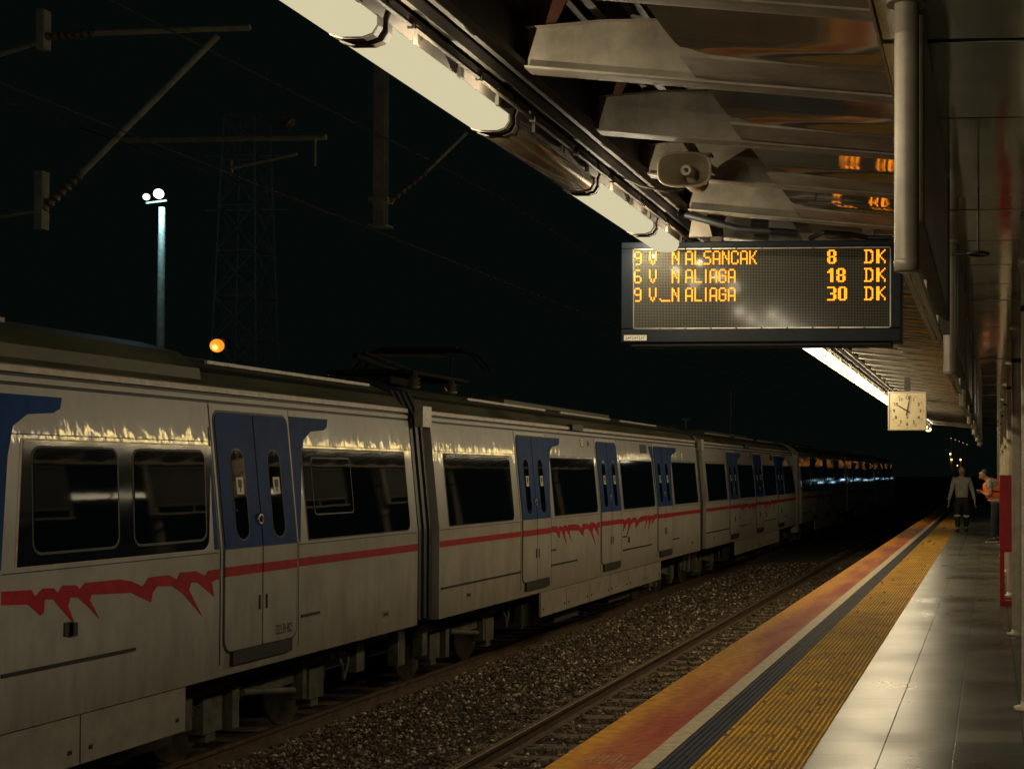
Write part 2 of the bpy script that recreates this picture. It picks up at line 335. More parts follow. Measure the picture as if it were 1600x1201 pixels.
# rails and sleepers
def rail(x, label):
    prof = [(-.070,-1.222),(.070,-1.222),(.070,-1.208),(.012,-1.190),(.010,-1.098),(.036,-1.088),(.036,-1.056),(.028,-1.05),(-.028,-1.05),(-.036,-1.056),(-.036,-1.088),(-.010,-1.098),(-.012,-1.190),(-.070,-1.208)]
    b = MB(); b.sweep([(x+a, z) for a, z in prof], 0.5, 160, 0, seg=[1 if i == 7 else 0 for i in range(14)])
    tag(b.build('rail', ['rail_steel', 'rail_top']), label, 'rail', 'steel rails')
rail(-4.76, 'bare rusty rail in the ballast nearest the platform, with sleeper ends beside it')
rail(-3.25, 'rail hidden close under the platform edge')
rail(-7.35, 'rail under the near wheels of the white train')
rail(-8.85, 'rail under the far wheels of the white train')
sb = MB(); sb.box(-1.3, 1.3, -0.13, 0.13, -0.13, 0.0); 
for sx in (-0.75, 0.75):
    for d in (-0.09, 0.09): sb.box(sx+d-0.03, sx+d+0.03, -0.05, 0.05, 0.0, 0.022)
sl0 = sb.build('sleeper', 'sleeper', None, bevel=0.012, local=True)
first = True
for c, ya, n in ((-4.0, 6.1, 78), (-8.1, 6.3, 60)):
    for i in range(n):
        o = sl0 if first else sl0.copy()
        if not first: S.collection.objects.link(o)
        first = False
        o.location = (c+random.uniform(-.01,.01), ya+0.6*i, -1.222); o.rotation_euler.z = random.uniform(-.008,.008)
        if c > -5: tag(o, 'concrete sleeper under the bare rail beside the platform edge', 'sleeper', 'sleepers of the platform track')
        else: tag(o, 'concrete sleeper in the dark under the train', 'sleeper', 'sleepers under the train')

# platform
b = MB(); b.box(-2.30, 2.80, -6, 72, -1.6, -0.12); b.box(-2.35, 2.85, -6, 72, -0.12, -0.012)
tag(b.build('platform', 'concrete'), kind='structure')
def sheet(name, x0, x1, z0, z1, m, y0=-6, y1=72, kind='structure'):
    b = MB(); b.box(x0, x1, y0, y1, z0, z1); return tag(b.build(name, m), kind=kind)
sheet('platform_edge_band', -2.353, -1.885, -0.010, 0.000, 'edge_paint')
sheet('white_safety_line', -1.885, -1.775, -0.010, 0.003, 'line_cream')
sheet('dark_groove_strip', -1.775, -1.595, -0.010, -0.004, 'strip_dark')
sheet('tactile_base', -1.595, -0.99, -0.010, -0.004, 'tactile_gap')
sheet('platform_floor', -0.99, -0.6125, -0.010, 0.000, 'platform_tile'); sheet('platform_floor', -0.6075, 2.85, -0.010, 0.000, 'platform_tile')
b = MB()
for i in range(5):
    x = -1.760+i*0.036; b.box(x, x+0.02, -3, 60, -0.004, 0.001)
tag(b.build('dark_groove_ribs', 'strip_dark'), kind='structure')
b = MB(); rnd = random.Random(5)
for i in range(17):
    x = -1.583+i*0.0352
    y = 5.6
    while y < 60:
        ln = 0.075 if y < 16 else (0.285 if y < 30 else 1.19); g = 0.021 if y < 16 else (0.015 if y < 30 else 0.01)
        if rnd.random() > 0.03:
            j = rnd.uniform(-0.001, 0.001)
            vs = [(x,y,-.004),(x+.021,y,-.004),(x+.021,y+ln,-.004),(x,y+ln,-.004),(x+.004,y+.006,.0035+j),(x+.017,y+.006,.0035+j),(x+.017,y+ln-.006,.0035+j),(x+.004,y+ln-.006,.0035+j)]
            b.add(vs, [(4,5,6,7),(0,1,5,4),(1,2,6,5),(2,3,7,6),(3,0,4,7)])
        y += ln+g
tag(b.build('tactile_paving', 'tactile_yellow'), kind='structure')
# worn white lettering on the platform edge (too worn to read: a few scuffed strokes)
b = MB(); rnd = random.Random(8)
for k in range(7):
    x = -2.20+k*0.032
    b.box(x, x+0.012, 7.62+rnd.uniform(0,.03), 7.90-rnd.uniform(0,.06), 0.0, 0.0022)
    if k % 2 == 0: b.box(x+0.012, x+0.032, 7.72+rnd.uniform(0,.05), 7.76+rnd.uniform(0,.05), 0.0, 0.0022)
for k in range(3):
    x = -1.98+k*0.03; b.box(x, x+0.012, 7.5, 7.68-rnd.uniform(0,.04), 0.0, 0.0022)
tag(b.build('edge_lettering', 'worn_marking'), kind='structure')

# ================================================================== TRAIN
K = 0.098
def wx(z): return -max(0.0, z-0.9)*K
def patch(b, poly, off, m=0, back=-0.003):
    n = len(poly); fr = [(wx(z)+off, s, z) for s, z in poly]; bk = [(wx(z)+back, s, z) for s, z in poly]
    tr = tessellate_polygon([[Vector((s,z,0)) for s, z in poly]])
    out = []
    for t in tr:
        a, c, d = (poly[i] for i in t)
        if (c[0]-a[0])*(d[1]-a[1])-(c[1]-a[1])*(d[0]-a[0]) < 0: t = (t[0], t[2], t[1])
        out.append(tuple(t))
    b.add(fr, out, m)
    ar = sum(poly[i][0]*poly[(i+1)%n][1]-poly[(i+1)%n][0]*poly[i][1] for i in range(n))
    q = []
    for i in range(n):
        j = (i+1)%n; q.append((i, n+i, n+j, j) if ar > 0 else (i, j, n+j, n+i))
    b.add(fr+bk, q, m)
def rr(s0, s1, z0, z1, r=0.06, sl=0.0, k=4):
    """rounded rectangle in (s,z); sl shifts the top along the train; r may be a 4-tuple: bl, br, tr, tl"""
    r = (r,)*4 if not isinstance(r, tuple) else r
    out = []
    for (cx, cz, a0), q in zip(((s0,z0,PI),(s1,z0,1.5*PI),(s1,z1,0),(s0,z1,.5*PI)), r):
        if q <= 0: out.append((cx, cz)); continue
        ox = cx+(q if cx == s0 else -q); oz = cz+(q if cz == z0 else -q)
        for i in range(k+1):
            a = a0+.5*PI*i/k; out.append((ox+q*math.cos(a), oz+q*math.sin(a)))
    return [(s+sl*(z-z0)/(z1-z0), z) for s, z in out]

BM = ['paint_white','roof_olive','gutter_pale','rubber','under_dark','paint_skirt','paint_upper']
PROF = [(0.0,-0.19),(0.0,0.9),(wx(2.16),2.16),(wx(2.165)-.012,2.165),(wx(2.18)-.012,2.18),(wx(2.185),2.185),(wx(2.225),2.225),(wx(2.23)-.03,2.23),(wx(2.25)-.03,2.25),
        (wx(2.255)+.012,2.255),(wx(2.30)+.012,2.30),(-.16,2.315),(-.20,2.345),(-.30,2.44),(-.32,2.445),(-.36,2.49),(-.60,2.59),(-.95,2.65),(-1.5,2.675)]
PSEG = [0,6,3,3,3,0,3,3,2,2,2,1,1,1,3,1,1,1,1]
CARLEN = 15.55
def mirror_profile():
    p = PROF[:-1]; seg = PSEG[:-1]
    full = PROF + [(-3.0-x, z) for x, z in reversed(p)]
    segs = PSEG[:-1] + list(reversed(seg)) + [0]
    segs = []
    for i in range(len(full)):
        if i < len(PROF)-1: segs.append(PSEG[i])
        elif i < len(full)-1: segs.append(PSEG[len(full)-2-i])
        else: segs.append(4)
    return full, segs
PFULL, SFULL = mirror_profile()

GL5 = {'E':["11111","10000","10000","11110","10000","10000","11111"],'2':["01110","10001","00001","00110","01000","10000","11111"],
'1':["00100","01100","00100","00100","00100","00100","01110"],'3':["11110","00001","00001","01110","00001","00001","11110"],
'8':["01110","10001","10001","01110","10001","10001","01110"],'-':["00000","00000","00000","11111","00000","00000","00000"],
'M':["10001","11011","10101","10101","10001","10001","10001"],'C':["01110","10001","10000","10000","10000","10001","01110"],
'A':["01110","10001","10001","10001","11111","10001","10001"],'L':["10000","10000","10000","10000","10000","10000","11111"],
'S':["01111","10000","10000","01110","00001","00001","11110"],'N':["10001","11001","10101","10101","10011","10001","10001"],
'K':["10001","10010","10100","11000","10100","10010","10001"],'G':["01110","10001","10000","10111","10001","10001","01110"],
'I':["010","010","010","010","010","010","010"],'V':["10001","10001","10001","10001","10001","01010","00100"],
'9':["01110","10001","10001","01111","00001","00001","01110"],'6':["01110","10000","10000","11110","10001","10001","01110"]}

def door(parent, s0, number=None, blue=True):
    b = MB(); s1 = s0+1.28; sm = s0+0.64
    # 0 paint 1 blue 2 rubber 3 glass 4 sticker 5 red 6 steel 7 ink
    patch(b, rr(s0-.06, s1+.05, -.09, 0.897, (0,0,0,0)), 0.003, 0); patch(b, rr(s0-.06, s1+.05, 0.903, 2.15, 0), 0.003, 0)
    for e in (s0-.068, s1+.05):
        patch(b, rr(e, e+.010, -.09, .899, 0), 0.0045, 2); patch(b, rr(e, e+.010, .901, 2.15, 0), 0.0045, 2)
    patch(b, rr(s0-.022, s1+.022, -.01, .898, (.12,.12,0,0)), 0.008, 2); patch(b, rr(s0-.022, s1+.022, .899, 2.105, (0,0,.10,.10)), 0.008, 2)
    for a, c, kb, kt in ((s0, sm-.012, (.10,.02,0,0), (0,0,.02,.09)), (sm+.012, s1, (.02,.10,0,0), (0,0,.09,.02))):
        patch(b, rr(a, c, .012, .66, kb), .014, 0); patch(b, rr(a, c, .66, .745, 0), .0142, 5); patch(b, rr(a, c, .745, .893, 0), .014, 0)
        patch(b, rr(a, c, .905, 2.085, kt), .014, 1)
        w = (a+c)/2
        patch(b, rr(w-.125, w+.115, .96, 1.78, .11), .016, 2)
        patch(b, rr(w-.11, w+.10, .975, 1.765, .10), .019, 3)
        patch(b, rr(w-.06, w+.06, 1.37, 1.52, .005), .022, 4); patch(b, rr(w-.035, w+.03, 1.43, 1.50, .0), .0235, 7); patch(b, rr(w-.012, w+.012, 1.39, 1.43, .0), .0235, 7)
    for e in (sm-.07, sm+.055): patch(b, rr(e, e+.018, .33, .46, .008), .024, 7)
    z = 1.14; b.lathe([(0,.055),(.012,.055),(.018,.045),(.018,.030),(.012,.028),(.012,.001)], (wx(z)+.012, sm-.02, z), (wx(z)+.1, sm-.02, z), 16, 6)
    b.lathe([(0,.026),(.022,.024),(.026,.001)], (wx(z)+.012, sm-.02, z), (wx(z)+.1, sm-.02, z), 12, 7)
    b.box(-.02, .035, s0+.10, s1-.12, -.11, .004, 7)
    if number:
        px = 0.0125; x = s1-.40
        for ch in number:
            g = GL5[ch]
            for r_, row in enumerate(g):
                for c_, t in enumerate(row):
                    if t == '1':
                        a = x+c_*.0052; z = .155-r_*px; patch(b, rr(a, a+.0052, z-px, z, 0), .0156, 7, back=.013)
            x += .0052*(len(g[0])+1)
    return b.build('door', ['paint_white','paint_blue','rubber','window_glass','sticker','paint_red','steel','ink'], parent, local=True)

def window(parent, s0, s1, z0=.905, z1=1.785, split=None, sl=0.0, inset=False):
    b = MB()
    if split:       # dark band with two inset panes
        patch(b, rr(s0-.022, s1+.022, z0-.0, z1+.012, (0,.10,.02,.02), sl), .003, 0)
        patch(b, rr(s0, s1, z0+.01, z1, (0,.09,0,0), sl), .007, 1)
        for a, c in split:
            patch(b, rr(a-.02, c+.02, .985, 1.75, .09, .08), .010, 2); patch(b, rr(a, c, 1.005, 1.735, .08, .08), .014, 3)
    else:
        patch(b, rr(s0-.018, s1+.018, z0-.0, z1+.018, (.0,.10,.02,.02), sl), .004, 2)
        patch(b, rr(s0, s1, z0+.012, z1, (0,.09,.01,.01), sl), .008, 3)
        if inset:
            c = s0+(s1-s0)*.06; patch(b, rr(c, c+(s1-s0)*.36, z0+.24, z1-.07, .05), .0105, 2); patch(b, rr(c+.015, c+(s1-s0)*.36-.015, z0+.255, z1-.085, .04), .013, 3)
    return b.build('window', ['gutter_pale','band_glass','rubber','window_glass'], parent, local=True)

ZT1 = [(8.45,.809),(8.759,.797),(8.799,.747),(8.885,.798),(9.007,.789),(9.049,.753),(9.11,.803),(9.259,.792),(9.303,.761),(9.368,.801),(9.804,.795),(9.95,.771),(10.11,.718),(10.191,.784),(10.464,.784),(10.6,.737),(10.638,.791),(10.881,.788),(11.028,.74),(11.087,.781),(11.28,.781)]
ZB1 = [(8.45,.719),(8.729,.70),(8.86,.611),(8.896,.627),(8.906,.719),(9.0,.712),(9.092,.636),(9.255,.506),(9.168,.651),(9.196,.709),(9.283,.702),(9.415,.621),(9.543,.525),(9.428,.668),(9.445,.708),(9.951,.682),(10.225,.588),(10.244,.659),(10.306,.703),(10.519,.693),(10.685,.619),(10.986,.405),(10.781,.636),(10.808,.697),(10.912,.69),(11.06,.615),(11.175,.554),(11.137,.68),(11.209,.695),(11.28,.692)]
def zig(b, s_from, s_to, flip=False):
    a0, a1 = 8.45, 11.28
    f = lambda s: s_from+(s-a0)/(a1-a0)*(s_to-s_from)
    poly = [(f(s), z-.045) for s, z in ZB1]+[(f(s), z-.045) for s, z in reversed(ZT1)]
    if flip:
        poly = [(s_from+s_to-s, z) for s, z in reversed(poly)]
    patch(b, poly, .0042, 0)

def bogie_mesh(s):
    b = MB()
    for d in (-1.0, 1.0):
        for x in (-.75, -2.25):
            sgn = 1 if x > -1.5 else -1
            b.lathe([(0,.44),(.03,.44),(.035,.41),(.05,.40),(.055,.20),(.10,.19),(.11,.12),(.16,.11),(.17,.001)], (x-.04*sgn, s+d, -.62), (x+.2*sgn, s+d, -.62), 28, 2)
        b.tube((-.75, s+d, -.62), (-2.25, s+d, -.62), .07, None, 10, 0)
        b.box(-.62, -.42, s+d-.16, s+d+.16, -.78, -.46, 1); b.box(-.60, -.44, s+d-.08, s+d+.08, -.86, -.78, 1)
        for e in (-.26, .26): b.lathe([(i*.02, .075 if i % 2 else .055) for i in range(12)], (-.52, s+d+e, -.62), (-.52, s+d+e, 0), 12, 0)
    b.box(-.60, -.44, s-1.35, s+1.35, -.44, -.36, 1); b.box(-.60, -.44, s-.55, s+.55, -.56, -.30, 1)
    b.lathe([(0,.17),(.05,.19),(.09,.17),(.13,.19),(.17,.17)], (-.52, s, -.30), (-.52, s, 0), 16, 0)
    b.box(-.5, -.38, s+.62, s+.70, -.74, -.40, 1); b.box(-.5, -.38, s-.74, s-.62, -.80, -.40, 1)
    b.tube((-.42, s-.5, -.5), (-.40, s+.45, -.62), .035, None, 8, 1)
    b.path([(-.40, s+1.3, -.24),(-.34, s+1.42, -.5),(-.36, s+1.5, -.66),(-.36, s+1.6, -.5),(-.40, s+1.68, -.24)], .018, 6, 1)
    b.box(-.45, -.33, s+1.75, s+1.95, -.62, -.22, 1); b.box(-.42, -.30, s-1.7, s-1.55, -.66, -.22, 1)
    return b

def carriage(parent, y0, kind, label=None):
    """kind 'a' = the near carriage with a dark glass band, 'b' = plain windows"""
    b = MB(); b.sweep(PFULL, 0, CARLEN, 0, seg=SFULL)
    # panel seams, grab lines
    for s in (2.98, 4.42, 7.10, 8.55, 11.26, 12.70):
        patch(b, rr(s, s+.006, 2.152, 2.158, 0), .002, 3)
    for a, c in ((0.03, 3.0), (4.42, 7.1), (8.55, 11.26), (12.70, 15.5)):
        patch(b, rr(a, c, .872, .879, 0), .003, 3); patch(b, rr(a, c, 1.822, 1.829, 0), .003, 3)
    if kind == 'a': lines = ((8.55, 10.06, .20), (12.74, 13.12, .19), (4.42, 5.9, .20), (0.1, 2.9, .20))
    else: lines = ((0.05, 2.99, .172), (4.37, 5.76, .175), (8.63, 10.83, .178), (4.37, 4.62, .40), (8.63, 8.9, .42), (12.72, 13.3, .19))
    for a, c, z in lines: patch(b, rr(a, c, z-.012, z+.012, .004), .012, 3)
    for s, z in ((9.25,.44),(9.30,.43)) if kind == 'a' else ((9.05,.35),): patch(b, rr(s-.05, s+.05, z-.05, z+.05, .01), .010, 3)
    for s in (.9, 14.6): patch(b, rr(s, s+.16, -.02, .06, .0), .004, 5); patch(b, rr(s+.02, s+.14, 0, .04, .0), .0055, 3)
    if kind == 'b':
        patch(b, rr(6.28, 6.50, 1.99, 2.12, .02), .003, 3); patch(b, rr(6.30, 6.48, 2.0, 2.13, .02), .006, 0)
        patch(b, rr(10.30, 10.82, 1.95, 2.115, .01), .006, 3); patch(b, [(6.72,2.0),(6.84,2.05),(6.72,2.10)], .004, 3)
    # roof equipment covers and edge strips
    if kind == 'a':
        b.sweep([(-.22,2.36),(-.235,2.46),(-.42,2.60),(-.75,2.69),(-1.5,2.72),(-2.25,2.69),(-2.58,2.60),(-2.765,2.46),(-2.78,2.36)], 2.0, 11.35, 1)
        b.box(-.62, -.60, 4, 9.4, 2.655, 2.69, 5)
    else:
        b.sweep([(-.9,2.62),(-.9,2.70),(-1.1,2.74),(-1.9,2.74),(-2.1,2.70),(-2.1,2.62)], 4.9, 11.0, 1)
    for a, c in ((11.9, 15.3), (1.5, 4.2)) if kind == 'a' else ((2.2, 5.6), (6.4, 9.5), (10.2, 13.2)):
        b.box(-.50, -.47, a, c, 2.545, 2.575, 2)
    if kind == 'b': b.box(-.22, -.08, 5.75, 6.35, 2.25, 2.34, 3)
    # underframe
    b.box(-2.6, -.4, .2, CARLEN-.2, -.36, -.19, 4)
    for a, c, d in ((3.7, 5.0, -.70), (5.3, 6.6, -.78), (6.9, 8.2, -.66), (8.5, 10.0, -.76), (10.2, 10.95, -.70)):
        b.box(-2.5, -.22, a, c, d, -.36, 4)
    car = b.build('carriage', BM, parent, local=True); car.location = (0, y0, 0); ORG[car.name] = Vector((-6.6, y0, 0))
    if label: car['label'] = label
    sk = MB(); a, c = (3.95, 10.80) if kind == 'a' else (3.98, 11.70)
    sk.box(-.05, -.018, a, c, -.56, -.20, 0)
    n = 5 if kind == 'a' else 6
    for i in range(n+1):
        s = a+(c-a)*i/n
        if 0 < i < n: sk.box(-.02, -.0165, s-.006, s+.006, -.56, -.20, 1)
        if i < n:
            for e in (.12, (c-a)/n-.12): sk.box(-.02, -.0115, s+e-.02, s+e+.02, -.47, -.44, 1)
    sk.build('skirt_panel', ['paint_skirt', 'rubber'], car, local=True)
    for i, s in enumerate((3.07, 7.20, 11.37)):
        door(car, s if kind == 'b' else s-.02, 'E22138-MC2' if (kind == 'a' and i == 2) else None)
    # blue flourishes beside the doors
    def piece(nm, m, f):
        q = MB(); f(q); q.build(nm, m, car, local=True)
    for s in ((4.33, 12.63) if kind == 'b' else (4.35, 8.50, 12.68)):
        piece('blue_flourish', 'paint_blue', lambda q: patch(q, [(s,.905),(s+.04,.905),(s+.20,1.67),(s+.28,1.88),(s+.44,1.965),(s+.72,1.985),(s+.80,2.02),(s+.83,2.10),(s,2.10)], .0036, 0))
    if kind == 'a':
        for s in (11.255, 7.09): piece('blue_flourish', 'paint_blue', lambda q: patch(q, [(s-.06,.905),(s+.01,.905),(s+.01,1.95),(s+.0,1.95)], .0036, 0))
        rs = [lambda q: zig(q, 8.55, 11.29), lambda q: zig(q, 4.41, 7.12, True), lambda q: patch(q, rr(12.69, 15.54, .665, .745, 0), .0042, 0), lambda q: patch(q, rr(0.02, 2.98, .665, .745, 0), .0042, 0)]
    else:
        piece('blue_flourish', 'paint_blue', lambda q: patch(q, [(11.29,.905),(11.30,2.09),(10.98,2.09),(11.04,1.98),(11.18,1.80)], .0036, 0))
        rs = [lambda q: patch(q, rr(0.02, 3.0, .668, .742, 0), .0042, 0), lambda q: patch(q, rr(12.71, 15.54, .668, .742, 0), .0042, 0), lambda q: zig(q, 4.41, 7.13), lambda q: zig(q, 8.54, 11.30, True)]
    for f in rs: piece('red_stripe', 'paint_red', f)
    if kind == 'a':
        window(car, 8.70, 11.10, z0=.905, z1=1.785, split=((8.88, 9.84), (10.06, 11.06)), sl=.17)
        window(car, 12.90, 15.33, inset=True); window(car, 4.62, 6.98, split=((4.80, 5.74), (5.96, 6.90)), sl=.10); window(car, .35, 2.75)
    else:
        window(car, .33, 2.72); window(car, 4.60, 6.98); window(car, 8.72, 11.12); window(car, 12.93, 15.30)
    for s in (1.95, 13.55 if kind == 'b' else 12.95):
        bogie_mesh(s).build('bogie', ['under_dark','under_grey','steel'], car, local=True)
    return car

def gangway(parent, y):
    b = MB()
    def ring(i, o, m, ya, yb):
        pr = [(-.06-o,-.15),(-.06-o,.9),(-.06-o+wx(2.2),2.2),(-.34-o,2.52),(-.8,2.68-o),(-1.5,2.70-o)]
        full = pr+[(-3-x, z) for x, z in reversed(pr[:-1])]
        b.sweep(full, ya, yb, m)
    n = 4
    for i in range(n):
        ring(i, 0.0, 0, y+i*.65/n+.01, y+(i+.55)*.65/n); ring(i, 0.05, 0, y+(i+.55)*.65/n, y+(i+1)*.65/n+.01)
    b.box(-.12, -.02, y+.18, y+.44, 2.10, 2.34, 1)
    b.box(-.45, -.33, y+.25, y+.45, -.70, -.2, 2)
    return b.build('gangway', ['bellows', 'gutter_pale', 'under_grey'], parent, local=True)

def pantograph(parent, s):
    b = MB(); x0 = -1.5
    for dx in (-.55, .55):
        for ds in (0, 1.3): b.lathe([(.0,.05),(.04,.09),(.05,.05),(.09,.09),(.10,.05),(.14,.09),(.15,.05),(.2,.05)], (x0+dx, s+ds, 2.66), (x0+dx, s+ds, 3), 12, 1)
        b.tube((x0+dx, s-.1, 2.88), (x0+dx, s+1.9, 2.88), .03, None, 8)
    for ds in (-.1, .6, 1.4, 1.9): b.tube((x0-.55, s+ds, 2.88), (x0+.55, s+ds, 2.88), .03, None, 8)
    b.tube((x0, s+1.4, 2.90), (x0, s-.55, 3.06), .05, .04, 8); b.tube((x0+.12, s+1.3, 2.95), (x0+.10, s-.5, 3.10), .018, None, 6)
    for dx in (-.35, .35): b.tube((x0, s-.55, 3.07), (x0+dx, s+1.65, 3.22), .026, None, 8)
    for ds in (1.5, 1.8):
        b.path([(x0-.95, s+ds, 3.02),(x0-.78, s+ds, 3.22),(x0-.6, s+ds, 3.30),(x0+.6, s+ds, 3.30),(x0+.78, s+ds, 3.22),(x0+.95, s+ds, 3.02)], .022, 6)
        b.box(x0-.55, x0+.55, s+ds-.03, s+ds+.03, 3.31, 3.345, 0)
    b.tube((x0+.4, s+1.65, 2.9), (x0+.42, s+1.65, 3.22), .02, None, 6)
    b.box(x0-.3, x0+.15, s+.2, s+.9, 2.75, 2.95, 0)
    return b.build('pantograph', ['under_dark', 'ceramic'], parent, local=True)

def train(name, label, y_start, kinds, group):
    t = thing(name, label, 'train', (-6.6, 0, 0), group)
    y = y_start
    cars = []
    for i, k in enumerate(kinds):
        cars.append(carriage(t, y, k)); y += CARLEN
        if i < len(kinds)-1: gangway(t, y)
        y += 0.65
    return t, cars
t1, cars1 = train('commuter_train', 'white commuter train with blue doors and a red stripe stopped at the far track', 0.75, 'abb', 'commuter trains on the far track')
pantograph(cars1[1], 1.55)
t2, cars2 = train('commuter_train', 'dark rear train set coupled beyond the white one, small lamps mirrored in its side', 50.05, 'bbb', 'commuter trains on the far track')
# pale cab end between the two sets
b = MB(); b.sweep([(x*.97-.03+.06, z) for x, z in PFULL if True], 48.70, 49.30, 0); b.box(-2.6, -.25, 48.75, 49.25, -.62, -.19, 1)
b.box(-.2, .02, 48.72, 49.28, -.45, 2.2, 0)
b.tube((-1.5, 49.2, -.5), (-1.5, 50.1, -.5), .12, None, 10, 1)
e = b.build('cab_end', ['paint_white', 'under_dark'], t1, local=True)

# ================================================================== CANOPY
CX = 'canopy_paint'
can = thing('platform_canopy', 'sloping metal platform canopy on round columns, beams ribbing its underside', 'canopy', (0.28, 5.0, 0))
def beam_mesh():
    b = MB(); zb = lambda x: 2.95-0.095*x
    xs = [-1.79, -1.5, -1.1, -.6, -.345]; h = [.15, .20, .24, .20, .17]
    # web
    for i in range(4):
        x0, x1 = xs[i], xs[i+1]
        for y0, y1, zo0, zo1, hh0, hh1 in ((-.012, .012, 0, 0, h[i], h[i+1]),):
            v = [(x0,y0,zb(x0)),(x1,y0,zb(x1)),(x1,y0,zb(x1)+hh1),(x0,y0,zb(x0)+hh0),(x0,y1,zb(x0)),(x1,y1,zb(x1)),(x1,y1,zb(x1)+hh1),(x0,y1,zb(x0)+hh0)]
            b.add(v, [(0,1,2,3),(5,4,7,6)])
    # flanges with rounded lower lip
    pr = [(-.055,.0),(-.052,-.008),(-.03,-.010),(.03,-.010),(.052,-.008),(.055,0)]
    a = [(-1.79, y, zb(-1.79)+z) for y, z in pr]; c = [(-.345, y, zb(-.345)+z) for y, z in pr]
    n = len(pr); b.add(a+c, [(i, (i+1)%n, n+(i+1)%n, n+i) for i in range(n)]+[tuple(range(n)), tuple(range(2*n-1, n-1, -1))])
    a = [(xs[i], y, zb(xs[i])+h[i]) for i in range(5) for y in (-.05, .05)]
    b.add(a, [(2*i, 2*i+1, 2*i+3, 2*i+2) for i in range(4)])
    return b
def soffit_mesh():
    # dished bronze pan between two beams: flat, turning down to the next beam with a rounded corner
    b = MB(); zb = lambda x: 2.95-0.095*x
    rows = []
    for t, dz, cut in ((.03,.030,0),(.2,.032,0),(.45,.032,0),(.56,.031,.004),(.60,.027,.015),(.63,.018,.04),(.645,.008,.08),(.65,.0,.12)):
        r = []
        for x in (-1.12, -1.10, -1.02, -.85, -.6, -.45, -.345):
            edge = -.012*((-1.0-x)/.12) if x < -1.0 else 0.0
            r.append((x+cut*max(0, (-x-.6)/.52), t, zb(x)+dz+edge*(dz > .02)))
        rows.append(r)
    vs = [p for r in rows for p in r]; m = 7
    fs = [(j*m+i, (j+1)*m+i, (j+1)*m+i+1, j*m+i+1) for j in range(len(rows)-1) for i in range(m-1)]
    b.add(vs, fs, 0, True)
    top = [(x, y, z+.02) for x, y, z in vs]; b.add(top, [tuple(reversed(f)) for f in fs], 0, True)
    zf = lambda x: zb(x)-.001
    for (xa, xb) in ((-1.12, -.345),):
        q = [(xa,.655,zf(xa)),(xb,.655,zf(xb)),(xb,.94,zf(xb)),(xa,.94,zf(xa))]; b.add(q+[(x,y,z+.012) for x,y,z in q], [(3,2,1,0),(4,5,6,7),(0,1,5,4),(1,2,6,5),(3,0,4,7)], 1)
    # rim along the free edge
    b.add([rows[j][0] for j in range(len(rows))]+[(x, y, z+.03) for x, y, z in (rows[j][0] for j in range(len(rows)))],
          [(j, j+1, len(rows)+j+1, len(rows)+j) for j in range(len(rows)-1)], 1)
    return b
bm0 = sm0 = None
YB0 = -0.52
for i in range(47):
    y = YB0+1.0*i+.02*math.sin(i*2.1)
    if bm0 is None:
        bm0 = beam_mesh().build('beam', 'canopy_paint', can, local=True); sm0 = soffit_mesh().build('soffit_panel', ['soffit_bronze','canopy_paint'], can, local=True)
        ob, os_ = bm0, sm0
    else:
        ob = bm0.copy(); os_ = sm0.copy(); S.collection.objects.link(ob); S.collection.objects.link(os_)
    ob.location = (-.28, y-5.0, 0); os_.location = (-.28, y-5.0, 0)
# polished ceiling to the right of the hanging signs
b = MB(); b.box(-.35, 2.6, 0, .976, 2.95, 2.965); cp = b.build('ceiling_panel', 'ceiling_metal', can, local=True)
for i in range(46):
    o = cp if i == 0 else cp.copy()
    if i: S.collection.objects.link(o)
    o.location = (-.28, .65+1.0*i-5.0-1.0, random.uniform(-.002, .002)); o.rotation_euler = (random.uniform(-.002,.002), random.uniform(-.002,.002), 0)
b = MB(); b.box(-.34, 2.7, -2, 46.6, 2.985, 3.0); b.build('ceiling_backing', 'canopy_dark', can)
b = MB(); b.box(-.362, -.353, -2, 46.6, 2.944, 3.05); b.build('ceiling_trim', 'column_paint', can)
# roof deck, edge channel, fascia
b = MB(); b.sweep([(-2.14,3.72),(-2.14,3.70),(.2,3.42),(2.8,3.72),(2.8,3.74),(.2,3.46)], -2, 46.6); b.build('roof_deck', 'canopy_dark', can)
b = MB(); b.sweep([(-1.87,3.125),(-1.80,3.125),(-1.80,3.15),(-1.84,3.15),(-1.84,3.34),(-1.80,3.34),(-1.80,3.37),(-1.87,3.37)], -2, 46.6); b.build('edge_channel', 'canopy_dark', can)
b = MB(); b.box(-2.05, -1.88, -2, 46.6, 3.075, 3.10); b.box(-2.14, -2.10, -2, 46.6, 3.12, 3.74); b.box(-2.10, -1.88, -2, 46.6, 3.10, 3.12); b.build('fascia', 'canopy_dark', can)
g0 = None
for i in range(45):
    y = YB0+1.0*i+.02*math.sin(i*2.1)+.06
    if g0 is None:
        b = MB(); vs = [(-1.84,-.006,3.15),(-1.78,-.006,3.15),(-1.66,-.006,3.40),(-1.62,-.006,3.56),(-1.84,-.006,3.60)]
        vs += [(x, .006, z) for x, _, z in vs]
        b.add(vs, [(0,1,2,3,4),(9,8,7,6,5)]+[(k,5+k,5+(k+1)%5,(k+1)%5) for k in range(5)])
        g0 = b.build('gusset_plate', 'rust_panel', can, local=True); o = g0
    else: o = g0.copy(); S.collection.objects.link(o)
    o.location = (-.28, y-5.0, 0)
b = MB(); b.box(-1.60, -1.56, -2, 46.6, 3.40, 3.52); b.box(-.80, -.74, -2, 46.6, 3.25, 3.40); b.build('purlin', 'canopy_dark', can)
